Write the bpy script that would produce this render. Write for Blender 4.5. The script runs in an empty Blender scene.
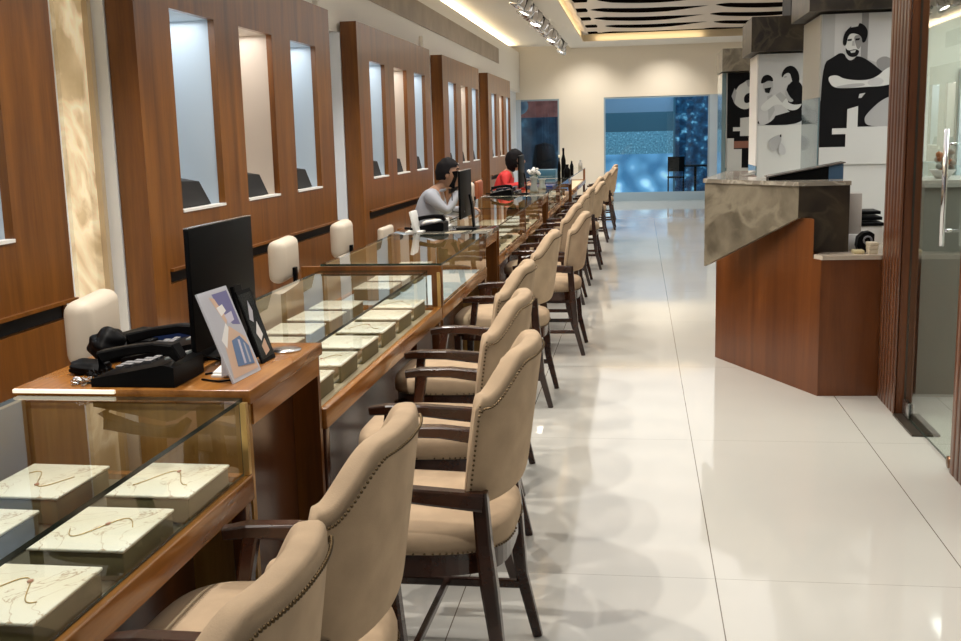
import bpy, bmesh, math, random
from mathutils import Vector, Matrix
random.seed(7)
S = bpy.context.scene
C = S.collection
PI = math.pi

# ------------------------------------------------------------------ materials
def newmat(name):
    m = bpy.data.materials.new(name); m.use_nodes = True
    nt = m.node_tree; b = nt.nodes['Principled BSDF']
    return m, nt, b
def plain(name, col, rough=.5, metal=0, spec=.5, emit=None, es=0, coat=0, bump=0, bscale=200, var=0, vscale=3):
    m, nt, b = newmat(name)
    b.inputs['Base Color'].default_value = (*col, 1); b.inputs['Roughness'].default_value = rough
    b.inputs['Metallic'].default_value = metal; b.inputs['Specular IOR Level'].default_value = spec
    if coat: b.inputs['Coat Weight'].default_value = coat; b.inputs['Coat Roughness'].default_value = .08
    if emit: b.inputs['Emission Color'].default_value = (*emit, 1); b.inputs['Emission Strength'].default_value = es
    if bump or var:
        tc = nt.nodes.new('ShaderNodeTexCoord')
    if bump:
        n = nt.nodes.new('ShaderNodeTexNoise'); n.inputs['Scale'].default_value = bscale
        bp = nt.nodes.new('ShaderNodeBump'); bp.inputs['Strength'].default_value = bump; bp.inputs['Distance'].default_value = .002
        nt.links.new(tc.outputs['Object'], n.inputs['Vector']); nt.links.new(n.outputs['Fac'], bp.inputs['Height'])
        nt.links.new(bp.outputs['Normal'], b.inputs['Normal'])
    if var:
        n = nt.nodes.new('ShaderNodeTexNoise'); n.inputs['Scale'].default_value = vscale; n.inputs['Detail'].default_value = 4
        r = nt.nodes.new('ShaderNodeValToRGB')
        r.color_ramp.elements[0].position = .35; r.color_ramp.elements[1].position = .65
        r.color_ramp.elements[0].color = (*[c*(1-var) for c in col], 1); r.color_ramp.elements[1].color = (*[min(1, c*(1+var)) for c in col], 1)
        nt.links.new(tc.outputs['Object'], n.inputs['Vector']); nt.links.new(n.outputs['Fac'], r.inputs['Fac'])
        nt.links.new(r.outputs['Color'], b.inputs['Base Color'])
    return m
def wood(name, c0, c1, rough=.25, scale=(9, 9, .6), coat=.3):
    m, nt, b = newmat(name)
    tc = nt.nodes.new('ShaderNodeTexCoord'); mp = nt.nodes.new('ShaderNodeMapping'); mp.inputs['Scale'].default_value = scale
    n = nt.nodes.new('ShaderNodeTexNoise'); n.inputs['Scale'].default_value = 1.0; n.inputs['Detail'].default_value = 6; n.inputs['Distortion'].default_value = .6
    n2 = nt.nodes.new('ShaderNodeTexNoise'); n2.inputs['Scale'].default_value = 9.0; n2.inputs['Detail'].default_value = 3
    mx = nt.nodes.new('ShaderNodeMath'); mx.operation = 'MULTIPLY_ADD'; mx.inputs[1].default_value = .3
    r = nt.nodes.new('ShaderNodeValToRGB')
    r.color_ramp.elements[0].position = .45; r.color_ramp.elements[1].position = .85
    r.color_ramp.elements[0].color = (*c0, 1); r.color_ramp.elements[1].color = (*c1, 1)
    nt.links.new(tc.outputs['Object'], mp.inputs['Vector']); nt.links.new(mp.outputs['Vector'], n.inputs['Vector'])
    nt.links.new(mp.outputs['Vector'], n2.inputs['Vector'])
    nt.links.new(n2.outputs['Fac'], mx.inputs[0]); nt.links.new(n.outputs['Fac'], mx.inputs[2])
    nt.links.new(mx.outputs[0], r.inputs['Fac']); nt.links.new(r.outputs['Color'], b.inputs['Base Color'])
    b.inputs['Roughness'].default_value = rough; b.inputs['Coat Weight'].default_value = coat; b.inputs['Coat Roughness'].default_value = .15
    return m
def glass(name, tint=(.93, .97, .95), rough=.0, ior=1.5, gcol=(1, 1, 1)):
    m, nt, b = newmat(name); nt.nodes.remove(b); out = nt.nodes['Material Output']
    t = nt.nodes.new('ShaderNodeBsdfTransparent'); t.inputs['Color'].default_value = (*tint, 1)
    g = nt.nodes.new('ShaderNodeBsdfGlossy'); g.inputs['Roughness'].default_value = rough; g.inputs['Color'].default_value = (*gcol, 1)
    f = nt.nodes.new('ShaderNodeFresnel'); f.inputs['IOR'].default_value = ior
    ge = nt.nodes.new('ShaderNodeNewGeometry'); s = nt.nodes.new('ShaderNodeMath'); s.operation = 'SUBTRACT'; s.inputs[0].default_value = 1
    mu = nt.nodes.new('ShaderNodeMath'); mu.operation = 'MULTIPLY'
    nt.links.new(ge.outputs['Backfacing'], s.inputs[1]); nt.links.new(s.outputs[0], mu.inputs[0]); nt.links.new(f.outputs[0], mu.inputs[1])
    mi = nt.nodes.new('ShaderNodeMixShader')
    nt.links.new(mu.outputs[0], mi.inputs[0]); nt.links.new(t.outputs[0], mi.inputs[1]); nt.links.new(g.outputs[0], mi.inputs[2])
    nt.links.new(mi.outputs[0], out.inputs['Surface'])
    return m
def veined(name, base, vein, scale=2.0, rough=.25, thr=(.47, .5, .53), mottle=None, mscale=3, coat=0, emit=0):
    """stone or print with thin veins from a distorted noise iso-line"""
    m, nt, b = newmat(name)
    tc = nt.nodes.new('ShaderNodeTexCoord')
    n = nt.nodes.new('ShaderNodeTexNoise'); n.inputs['Scale'].default_value = scale; n.inputs['Detail'].default_value = 5; n.inputs['Distortion'].default_value = 1.2
    r = nt.nodes.new('ShaderNodeValToRGB'); e = r.color_ramp.elements
    e[0].position = thr[0]; e[0].color = (0, 0, 0, 1); e[1].position = thr[1]; e[1].color = (1, 1, 1, 1)
    x = e.new(thr[2]); x.color = (0, 0, 0, 1)
    n2 = nt.nodes.new('ShaderNodeTexNoise'); n2.inputs['Scale'].default_value = mscale; n2.inputs['Detail'].default_value = 8
    r2 = nt.nodes.new('ShaderNodeValToRGB'); mm = mottle or base
    r2.color_ramp.elements[0].position = .35; r2.color_ramp.elements[1].position = .65
    r2.color_ramp.elements[0].color = (*mm, 1); r2.color_ramp.elements[1].color = (*base, 1)
    mi = nt.nodes.new('ShaderNodeMixRGB'); mi.inputs['Color2'].default_value = (*vein, 1)
    for k in (n, n2): nt.links.new(tc.outputs['Object'], k.inputs['Vector'])
    nt.links.new(n.outputs['Fac'], r.inputs['Fac']); nt.links.new(n2.outputs['Fac'], r2.inputs['Fac'])
    nt.links.new(r.outputs['Color'], mi.inputs['Fac']); nt.links.new(r2.outputs['Color'], mi.inputs['Color1'])
    nt.links.new(mi.outputs['Color'], b.inputs['Base Color']); b.inputs['Roughness'].default_value = rough
    b.inputs['Coat Weight'].default_value = coat
    if emit:
        nt.links.new(mi.outputs['Color'], b.inputs['Emission Color']); b.inputs['Emission Strength'].default_value = emit
    return m

W = wood('panel_wood', (.098, .030, .004), (.235, .084, .012), rough=.33, coat=.06)
WF = wood('counter_wood', (.18, .060, .009), (.42, .175, .035), rough=.22, coat=.15, scale=(9, .6, 9))
WD = wood('dark_counter_wood', (.05, .014, .004), (.11, .036, .010), rough=.25)
WR = wood('reception_wood', (.105, .029, .006), (.185, .056, .012), rough=.3, coat=.15)
WC = wood('chair_wood', (.018, .006, .003), (.05, .016, .007), rough=.25, scale=(6, 6, 6))
FAB = plain('beige_suede', (.46, .34, .225), .85, spec=.2, bump=.25, bscale=350, var=.10, vscale=9)
FABS = plain('cream_vinyl', (.66, .58, .47), .45)
NAIL = plain('antique_nail', (.10, .065, .03), .35, metal=.8)
WHITE = plain('white_paint', (.80, .78, .74), .55)
COOLW = plain('cool_white_paint', (.84, .88, .93), .5)
FARW = plain('far_wall_paint', (.80, .73, .62), .6)
CEIL = plain('ceiling_paint', (.80, .77, .72), .7)
BLACK = plain('black_plastic', (.003, .003, .0035), .45, spec=.08)
BLACKG = plain('black_gloss', (.004, .004, .005), .15, coat=.15)
BLACKM = plain('black_matte', (.012, .012, .013), .65)
STEEL = plain('brushed_steel', (.55, .55, .55), .25, metal=1)
CHROME = plain('chrome', (.75, .75, .77), .12, metal=1)
PAPER = plain('paper', (.82, .81, .78), .6)
CREAM = plain('tray_cream', (.80, .74, .58), .5)
TRAYT = veined('tray_pad_print', (.86, .83, .72), (.42, .27, .14), scale=5.5, rough=.35, thr=(.494, .5, .506), mottle=(.82, .76, .60), mscale=4)
OLIVE = plain('olive_velvet', (.16, .135, .065), .7, var=.15)
DARKV = plain('deck_dark', (.07, .06, .035), .6)
DECKB = plain('deck_pale_blue', (.50, .58, .62), .3)
DECKL = plain('deck_cream', (.62, .52, .34), .5)
STONE = veined('brown_marble', (.25, .215, .155), (.285, .248, .18), scale=2.2, rough=.3, thr=(.44, .5, .56), mottle=(.12, .10, .07), mscale=5.5)
STONED = veined('dark_marble', (.045, .032, .018), (.06, .045, .026), scale=2.4, rough=.4, thr=(.46, .5, .54), mottle=(.012, .008, .005), mscale=5)
STONEC = veined('cream_marble', (.62, .54, .44), (.40, .32, .24), scale=4, rough=.2, thr=(.48, .5, .52), mottle=(.52, .44, .35))
ONYX = veined('backlit_onyx', (.62, .47, .27), (.86, .72, .48), scale=1.6, rough=.3, thr=(.4, .5, .6), mottle=(.46, .33, .17), mscale=4, emit=.45)
WCOL = wood('column_wood', (.085, .026, .008), (.175, .056, .017), rough=.3, coat=.15)
BEIGE = plain('beige_paint', (.66, .53, .36), .5)
STRIP = plain('brown_grille_paint', (.33, .27, .21), .5, var=.15, vscale=2)
GOLD = plain('gold_trim', (.62, .42, .16), .3, metal=.6)
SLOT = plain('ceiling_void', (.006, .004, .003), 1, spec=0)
SLAT = plain('ceiling_slat', (.66, .58, .52), .35)
GL = glass('clear_glass', (.955, .975, .965))
GLD = glass('door_glass', (.82, .86, .83))
GLE = plain('glass_edge', (.012, .03, .026), .15)
GLEL = plain('glass_edge_light', (.17, .25, .27), .12, coat=.5)
TEALG = glass('window_glass', (.80, .9, .95))
SILL = plain('blue_grey_metal', (.30, .40, .48), .35)
GREEN = plain('grey_green_cabinet', (.33, .335, .295), .4)
GREENW = plain('grey_green_wall', (.50, .52, .46), .5)
LAMP = plain('lamp_glow', (1, 1, 1), .5, emit=(1, .93, .80), es=14)
COVE = plain('cove_glow', (1, 1, 1), .5, emit=(1, .80, .50), es=3.5)
STONEK = plain('grey_counter_glass', (.13, .125, .105), .06, coat=1)
STRIPL = plain('strip_glow', (1, 1, 1), .5, emit=(1, .86, .58), es=.75)

def floor_material():
    m, nt, b = newmat('polished_tile')
    tc = nt.nodes.new('ShaderNodeTexCoord'); sx = nt.nodes.new('ShaderNodeSeparateXYZ')
    nt.links.new(tc.outputs['Object'], sx.inputs[0])
    def line(sock, off, pitch, w):
        a = nt.nodes.new('ShaderNodeMath'); a.operation = 'SUBTRACT'; a.inputs[1].default_value = off
        p = nt.nodes.new('ShaderNodeMath'); p.operation = 'PINGPONG'; p.inputs[1].default_value = pitch/2
        l = nt.nodes.new('ShaderNodeMath'); l.operation = 'LESS_THAN'; l.inputs[1].default_value = w
        nt.links.new(sock, a.inputs[0]); nt.links.new(a.outputs[0], p.inputs[0]); nt.links.new(p.outputs[0], l.inputs[0])
        return l.outputs[0]
    lx = line(sx.outputs['X'], .266, .864, .0019); ly = line(sx.outputs['Y'], 3.6, .864*2, .0008)
    mx = nt.nodes.new('ShaderNodeMath'); mx.operation = 'MAXIMUM'
    nt.links.new(lx, mx.inputs[0]); nt.links.new(ly, mx.inputs[1])
    n = nt.nodes.new('ShaderNodeTexNoise'); n.inputs['Scale'].default_value = .8; n.inputs['Detail'].default_value = 3
    r = nt.nodes.new('ShaderNodeValToRGB')
    r.color_ramp.elements[0].position = .3; r.color_ramp.elements[1].position = .7
    r.color_ramp.elements[0].color = (.60, .585, .535, 1); r.color_ramp.elements[1].color = (.66, .645, .59, 1)
    nt.links.new(tc.outputs['Object'], n.inputs['Vector']); nt.links.new(n.outputs['Fac'], r.inputs['Fac'])
    mi = nt.nodes.new('ShaderNodeMixRGB'); mi.inputs['Color2'].default_value = (.16, .13, .10, 1)
    nt.links.new(mx.outputs[0], mi.inputs['Fac']); nt.links.new(r.outputs['Color'], mi.inputs['Color1'])
    nt.links.new(mi.outputs['Color'], b.inputs['Base Color'])
    b.inputs['Roughness'].default_value = .055; b.inputs['Specular IOR Level'].default_value = .6
    return m
TILE = floor_material()

# ------------------------------------------------------------------ helpers
class MB:
    def __init__(s): s.bm = bmesh.new(); s.mats = []; s.cur = 0
    def mat(s, m):
        if m not in s.mats: s.mats.append(m)
        s.cur = s.mats.index(m); return s
    def _fin(s, fs, smooth=False):
        for f in fs: f.material_index = s.cur; f.smooth = smooth
    def box(s, x0, x1, y0, y1, z0, z1, bev=0, rot=None, piv=None, seg=2):
        r = bmesh.ops.create_cube(s.bm, size=1); vs = r['verts']
        for v in vs: v.co = Vector(((x0+x1)/2+v.co.x*(x1-x0), (y0+y1)/2+v.co.y*(y1-y0), (z0+z1)/2+v.co.z*(z1-z0)))
        fs = list({f for v in vs for f in v.link_faces})
        if bev:
            es = list({e for v in vs for e in v.link_edges})
            b = bmesh.ops.bevel(s.bm, geom=es, offset=bev, segments=seg, profile=.5, affect='EDGES')
            vs = list({v for v in b['verts']}); fs = list({f for v in vs for f in v.link_faces})
        if rot is not None:
            p = Vector(piv) if piv else Vector(((x0+x1)/2, (y0+y1)/2, (z0+z1)/2))
            for v in vs: v.co = p + rot @ (v.co-p)
        s._fin(fs, bool(bev)); return vs
    def prism(s, poly, z0, z1):
        a = [s.bm.verts.new((x, y, z0)) for x, y in poly]; b = [s.bm.verts.new((x, y, z1)) for x, y in poly]
        n = len(poly); fs = [s.bm.faces.new(a[::-1]), s.bm.faces.new(b)]
        for i in range(n): fs.append(s.bm.faces.new((a[i], a[(i+1) % n], b[(i+1) % n], b[i])))
        s._fin(fs); bmesh.ops.recalc_face_normals(s.bm, faces=fs); return a+b
    def hull(s, front, back, smooth=False):
        a = [s.bm.verts.new(p) for p in front]; b = [s.bm.verts.new(p) for p in back]; n = len(a)
        fs = [s.bm.faces.new(a), s.bm.faces.new(b[::-1])]
        for i in range(n): fs.append(s.bm.faces.new((a[i], b[i], b[(i+1) % n], a[(i+1) % n])))
        s._fin(fs, smooth); bmesh.ops.recalc_face_normals(s.bm, faces=fs); return a+b
    def quad(s, pts):
        f = s.bm.faces.new([s.bm.verts.new(p) for p in pts]); s._fin([f]); return f
    def rings(s, rings, cap=True, smooth=True, closed=True):
        R = [[s.bm.verts.new(p) for p in r] for r in rings]; fs = []
        n = len(R[0])
        for i in range(len(R)-1):
            for j in range(n if closed else n-1):
                k = (j+1) % n
                fs.append(s.bm.faces.new((R[i][j], R[i][k], R[i+1][k], R[i+1][j])))
        if cap and closed: fs.append(s.bm.faces.new(R[0][::-1])); fs.append(s.bm.faces.new(R[-1]))
        s._fin(fs, smooth); bmesh.ops.recalc_face_normals(s.bm, faces=fs)
    def tube(s, pts, rad, n=8, flat=1.0):
        pts = [Vector(p) for p in pts]; rs = rad if isinstance(rad, (list, tuple)) else [rad]*len(pts); rings = []
        for i, p in enumerate(pts):
            d = (pts[min(i+1, len(pts)-1)]-pts[max(i-1, 0)]).normalized()
            up = Vector((0, 0, 1)) if abs(d.z) < .9 else Vector((0, 1, 0))
            a = d.cross(up).normalized(); b = a.cross(d).normalized()
            rings.append([p+a*math.cos(t)*rs[i]+b*math.sin(t)*rs[i]*flat for t in [2*PI*k/n for k in range(n)]])
        s.rings(rings)
    def bar(s, pts, w, h):
        """rectangular bar along pts, w and h lists or numbers"""
        pts = [Vector(p) for p in pts]; rings = []
        for i, p in enumerate(pts):
            d = (pts[min(i+1, len(pts)-1)]-pts[max(i-1, 0)]).normalized()
            up = Vector((0, 0, 1)) if abs(d.z) < .8 else Vector((1, 0, 0))
            a = d.cross(up).normalized(); b = a.cross(d).normalized()
            ww = (w[i] if isinstance(w, (list, tuple)) else w)/2; hh = (h[i] if isinstance(h, (list, tuple)) else h)/2
            rings.append([p+a*sx*ww*k1+b*sy*hh*k2 for sx, sy, k1, k2 in ((1, 1, .8, 1), (-1, 1, .8, 1), (-1, 1, 1, .7), (-1, -1, 1, .7), (-1, -1, .8, 1), (1, -1, .8, 1), (1, -1, 1, .7), (1, 1, 1, .7))])
        s.rings(rings, smooth=False)
    def lathe(s, c, prof, n=20, axis='Z'):
        rings = []
        for r, z in prof:
            rings.append([Vector(c)+(Vector((r*math.cos(t), r*math.sin(t), z)) if axis == 'Z' else Vector((z, r*math.cos(t), r*math.sin(t)))) for t in [2*PI*k/n for k in range(n)]])
        s.rings(rings)
    def ball(s, c, r, sub=1, scale=(1, 1, 1)):
        q = bmesh.ops.create_icosphere(s.bm, subdivisions=sub, radius=r)
        for v in q['verts']: v.co = Vector(c)+Vector((v.co.x*scale[0], v.co.y*scale[1], v.co.z*scale[2]))
        s._fin(list({f for v in q['verts'] for f in v.link_faces}), True); return q['verts']
    def build(s, name, m=None, parent=None):
        if m is not None and not s.mats: s.mats = [m]
        o0 = Vector(parent['_o']) if parent is not None and '_o' in parent else Vector((0, 0, 0))
        me = bpy.data.meshes.new(name)
        if o0.length: bmesh.ops.translate(s.bm, vec=-o0, verts=s.bm.verts)
        s.bm.to_mesh(me); s.bm.free()
        for k in s.mats: me.materials.append(k)
        o = bpy.data.objects.new(name, me); C.objects.link(o)
        if parent is not None: o.parent = parent; o['_o'] = tuple(o0)
        return o
def thing(name, label, cat, loc=(0, 0, 0), group=None):
    o = bpy.data.objects.new(name, None); C.objects.link(o); o.location = loc; o.empty_display_size = .1
    o['_o'] = tuple(loc); o['label'] = label; o['category'] = cat
    if group: o['group'] = group
    return o
def tag(o, label, cat, group=None):
    o['label'] = label; o['category'] = cat
    if group: o['group'] = group
    return o
def solo(mb, name, m, label, cat, group=None, loc=None):
    """a thing that is one mesh, with its origin at its own base"""
    o = mb.build(name, m)
    vs = [v.co for v in o.data.vertices]
    lo = Vector((min(v.x for v in vs), min(v.y for v in vs), min(v.z for v in vs))); hi = Vector((max(v.x for v in vs), max(v.y for v in vs), max(v.z for v in vs)))
    c = Vector(((lo.x+hi.x)/2, (lo.y+hi.y)/2, lo.z)); o.data.transform(Matrix.Translation(-c)); o.location = c
    return tag(o, label, cat, group)
def struct(mb, name, m):
    o = mb.build(name, m); o['kind'] = 'structure'; return o
def copy_tree(o, parent=None):
    c = o.copy(); C.objects.link(c)
    if parent is not None: c.parent = parent
    for ch in list(o.children): copy_tree(ch, c)
    return c
def ss(a, b, x):
    t = max(0, min(1, (x-a)/(b-a))); return t*t*(3-2*t)
RX = lambda a: Matrix.Rotation(a, 3, 'X')
RY = lambda a: Matrix.Rotation(a, 3, 'Y')
RZ = lambda a: Matrix.Rotation(a, 3, 'Z')

# ------------------------------------------------------------------ camera
CAMZ = 1.55
f, pitch, yaw, roll = 1064.64, .17155, .14987, -.02532
cp, sp, cy_, sy_ = math.cos(pitch), math.sin(pitch), math.cos(yaw), math.sin(yaw)
fwd = Vector((-sy_*cp, cy_*cp, -sp)); right = Vector((cy_, sy_, 0)); up = right.cross(fwd)
cr, sr = math.cos(roll), math.sin(roll)
r2 = right*cr+up*sr; u2 = up*cr-right*sr
cam = bpy.data.cameras.new('camera'); co = bpy.data.objects.new('camera', cam); C.objects.link(co)
cam.sensor_width = 36; cam.lens = f/961*36; cam.clip_end = 200; cam.clip_start = .05
mw = Matrix((( r2.x, u2.x, -fwd.x, 0), (r2.y, u2.y, -fwd.y, 0), (r2.z, u2.z, -fwd.z, CAMZ), (0, 0, 0, 1)))
co.matrix_world = mw; S.camera = co

# ------------------------------------------------------------------ shell
XF = -2.5      # front of the wall panels
XW = -2.77     # white wall behind them
XB = -2.68     # bulkhead over them
YW = 24.6      # far wall
mb = MB(); mb.box(-3.4, 4.6, -1.5, 30, -.1, 0); struct(mb, 'floor', TILE)
mb = MB(); mb.mat(COOLW)
PN = [.9, 5.2, 9.56, 13.81, 18.05]; PE = [4.4, 8.68, 12.97, 17.0, 21.2]
for a, b in zip([-1.5]+PE, PN+[YW]): mb.box(-2.95, XW, a-.03, b+.03, 0, 2.5)
mb.box(-3.0, -2.96, -1.5, YW, 0, 2.5); struct(mb, 'wall_left', COOLW)
mb = MB()
for a in PN: mb.box(XW+.001, -2.655, a-.012, a+.2, 0, 2.5)
struct(mb, 'trim_11', COOLW)
mb = MB(); mb.mat(WHITE); mb.box(-2.98, XB, -1.5, YW, 2.5, 3.385); mb.box(-3.02, -2.98, -1.5, YW, 2.5, 3.499)
struct(mb, 'trim_1', WHITE)
mb = MB(); mb.box(XB, XB+.012, -1.5, 20.9, 2.917, 3.195); struct(mb, 'trim_2', STRIP)
# far wall with two glazed openings
mb = MB(); T = YW+.12
mb.box(-3.4, -2.86, YW, T, 0, 3.7); mb.box(-2.86, -1.79, YW, T, 2.335, 3.7); mb.box(-1.79, -.785, YW, T, 0, 3.7)
mb.box(-.785, 1.86, YW, T, 2.335, 3.7); mb.box(1.86, 4.6, YW, T, 0, 3.7)
struct(mb, 'wall_back', FARW)
mb = MB(); mb.box(4.6, 4.7, -1.5, 30, 0, 3.7); struct(mb, 'wall_right', FARW)
# ceiling: side pieces at 3.44, recessed tray at 3.57
ZC = 3.44; TX0, TX1, TY0, TY1 = -1.165, 3.0, 2.0, 23.0
mb = MB()
mb.box(-3.02, -1.525, -1.5, YW, 3.50, ZC+.26); mb.box(-1.525, TX0, -1.5, YW, ZC, ZC+.26); mb.box(TX1, 4.6, -1.5, YW, ZC, ZC+.26)
mb.box(TX0, TX1, TY1, YW, ZC, ZC+.26); mb.box(TX0, TX1, -1.5, TY0, ZC, ZC+.26)
mb.box(TX0, TX1, TY0, TY1, 3.78, 3.82)
struct(mb, 'ceiling', CEIL)
mb = MB()      # gilded side of the tray
mb.box(TX0, TX0+.02, TY0, TY1-.02, ZC, 3.7); mb.box(TX0, TX1, TY1-.02, TY1, ZC, 3.7)
struct(mb, 'trim_3', plain('gilded_paint', (.74, .62, .42), .35, spec=.5))
# wavy slats: strips of ceiling between lens-shaped slots
def hole(x, k):
    """half width and centre shift of slot k at x"""
    u = None
    ox = .10*math.sin(k*1.9)
    if -1.05+ox*.3 < x < -.83+ox*.3: return .30, 0
    for a, b in ((-.74, 1.2), (1.30, 3.2)):
        a += ox; b += ox
        if a < x < b:
            u = (x-a)/(b-a)
            return .36*min(1, u*9)**.5*min(1, (1-u)*3.0)**.8*(.75+.25*math.sin(PI*u)), .45*math.sin(PI*min(1, u*1.02))
    return 0, (.45*0)
rows = [22.95-1.38*k for k in range(14)]
xs = [TX0+.12+i*.02 for i in range(int((TX1-TX0-.12)/.02)+1)]
mb = MB(); mb.mat(SLAT)
def ctr(x, k):
    # smooth sagging centre line shared by all rows
    u = (x+.74)/1.94 if x < 1.25 else (x-1.30)/1.9
    return .38*math.sin(PI*max(0, min(1, u)))
for k in range(len(rows)-1):
    far = rows[k]; near = rows[k+1]; top = []; 
    lo = []; hi = []
    for x in xs:
        h1, _ = hole(x, k); h2, _ = hole(x, k+1)
        hi.append((x, far-h1-.38+ctr(x, k))); lo.append((x, near+h2-.38+ctr(x, k)))
    a = [mb.bm.verts.new((x, y, 3.57)) for x, y in lo]; b = [mb.bm.verts.new((x, y, 3.57)) for x, y in hi]
    a2 = [mb.bm.verts.new((x, y, 3.573)) for x, y in lo]; b2 = [mb.bm.verts.new((x, y, 3.573)) for x, y in hi]
    fs = []
    for i in range(len(xs)-1):
        fs += [mb.bm.faces.new((a[i], b[i], b[i+1], a[i+1])), mb.bm.faces.new((a[i], a[i+1], a2[i+1], a2[i])), mb.bm.faces.new((b[i], b2[i], b2[i+1], b[i+1]))]
    bmesh.ops.recalc_face_normals(mb.bm, faces=fs)
mb.box(TX0+.02, TX0+.13, TY0, TY1-.02, 3.57, 3.573)
o = mb.build('slatted_ceiling_panel', SLAT); tag(o, 'pale wavy slatted panel with black lens-shaped slots recessed in the ceiling', 'ceiling panel')
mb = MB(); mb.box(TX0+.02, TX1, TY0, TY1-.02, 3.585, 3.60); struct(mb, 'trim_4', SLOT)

# backlit stone strip and beige pilaster in the first gap
mb = MB(); mb.box(XW, XW+.02, 4.89, 5.15, 0, 2.5); struct(mb, 'trim_5', ONYX)
mb = MB(); mb.box(XW, XW+.05, 5.15, 5.24, 0, 2.5); struct(mb, 'trim_6', BEIGE)

NCOOL = plain('niche_blue_white', (.56, .62, .67), .5); NWARM = plain('niche_warm_white', (.66, .60, .54), .5)
# ------------------------------------------------------------------ wall panels with niches
ordn = ['nearest', 'second', 'third', 'fourth', 'farthest']
panels = [.9, 5.2, 9.56, 13.81, 18.05]; ends = [4.4, 8.68, 12.97, 17.0, 21.2]
where = ['this side of the lit stone strip', 'behind the largest monitor', 'behind the seated man', 'between the man and the woman', 'nearest the dark far window']
for i, y0 in enumerate(panels):
    y1 = ends[i]
    t = thing('niche_wall_panel', f'brown wood wall panel with three lit niches, {where[i]}', 'wall panel', ((XF-2.65)/2, (y0+y1)/2, 0), 'wood niche panels along the left wall')
    zs, zt, top = 1.185, 2.27, 2.59
    nx = [(y0+.42+1.02*k, y0+1.04+1.02*k) for k in range(3)]
    mb = MB(); X0, X1 = XF-.04, XF
    mb.box(X0, X1, y0, y0+.2, 0, top)                       # stile
    mb.box(X0, X1, y0+.2, nx[0][0], .87, top)
    mb.box(X0, X1, nx[0][1], nx[1][0], .87, top); mb.box(X0, X1, nx[1][1], nx[2][0], .87, top); mb.box(X0, X1, nx[2][1], y1, .87, top)
    for a, b in nx: mb.box(X0, X1, a, b, .87, zs); mb.box(X0, X1, a, b, zt, top)
    mb.build('front_board', W, t)
    mb = MB(); mb.box(XF-.15, X0, y0, y0+.03, 0, top); mb.box(XF-.15, X0, y1-.03, y1, 0, top)
    mb.box(XF-.15, X0, y0+.03, y1-.03, top-.03, top); mb.build('side_board', W, t)
    mb = MB(); mb.box(XF-.04, XF, y0+.2, y1, .0, .80); mb.build('base_board', W, t)
    mb = MB(); mb.box(XF-.04, XF+.02, y0+.2, y1, .87, .885); mb.build('ledge', W, t)
    mb = MB(); mb.box(XF-.09, XF-.05, y0+.2, y1-.03, .78, .89); mb.build('shadow_gap', BLACKM, t)
    for k, (a, b) in enumerate(nx):
        cm = NCOOL if k != 1 else NWARM
        mb = MB(); xb = XF-.42; a2, b2 = a-.025, b+.025
        mb.box(xb-.02, xb, a2, b2, zs-.02, zt+.02)           # back
        mb.box(xb, X0, a2, a2+.02, zs-.02, zt+.02); mb.box(xb, X0, b2-.02, b2, zs-.02, zt+.02)
        mb.box(xb, X0, a2, b2, zt, zt+.02); mb.box(xb, X0, a2, b2, zs-.02, zs)
        nn = mb.build('niche', cm, t)
        mb = MB(); mb.box(X0-.002, X1+.006, a, b, zs-.012, zs+.002); mb.build('sill', WHITE, nn)
        if i == 0 and k < 2: continue
        # black sloping display ramp
        nm = ['near', 'middle', 'far'][k]
        mb = MB(); e = a+.52
        fr = [(X0-.01, a+.01, zs+.003), (X0-.01, e, zs+.003), (X0-.01, e-.16, zs+.145), (X0-.01, a+.01, zs+.16)]
        bk = [(X0-.12, p[1], p[2]+(.02 if p[2] > zs+.1 else 0)) for p in fr]
        mb.hull(fr, bk)
        solo(mb, 'display_ramp', BLACKM, f'black sloping ramp, {nm} niche of the panel {where[i]}', 'display stand', 'black ramps in the wall niches')
# small white lamps on the bulkhead near panel ends
for k, (y, wh) in enumerate(((8.9, 'above the wood panel behind the black monitor'), (13.3, 'above the gap behind the seated man'))):
    mb = MB(); mb.box(XB, XB+.05, y-.05, y+.05, 2.62, 2.78, .006)
    mb.mat(WHITE)
    o = solo(mb, 'wall_lamp', WHITE, f'small white box lamp {wh}', 'lamp', 'small lamps on the upper wall')

# ------------------------------------------------------------------ far glazing
def window(name, x0, x1, z0, z1, sill_h):
    mb = MB(); w = .035
    mb.box(x0, x0+w, YW+.02, YW+.09, z0, z1); mb.box(x1-w, x1, YW+.02, YW+.09, z0, z1)
    mb.box(x0+w, x1-w, YW+.02, YW+.09, z1-w, z1); mb.box(x0+w, x1-w, YW+.02, YW+.09, z0, z0+sill_h)
    o = struct(mb, name, SILL)
    g = MB(); g.box(x0+w, x1-w, YW+.05, YW+.058, z0+sill_h, z1-w); g.build('pane', TEALG, o)
    return o
window('window_1', -.785, 1.56, 0, 2.335, .20)
window('window_2', -2.86, -1.79, 0, 2.335, .06)
mb = MB(); mb.box(1.56, 1.86, YW+.01, YW+.1, 0, 2.335); struct(mb, 'trim_7', plain('pale_blue_panel', (.46, .56, .66), .4))
mb = MB(); mb.box(-2.855, -2.66, YW-.03, YW-.005, .0, 2.33)
struct(mb, 'trim_8', plain('pale_blue_blind', (.55, .63, .72), .5))
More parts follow.
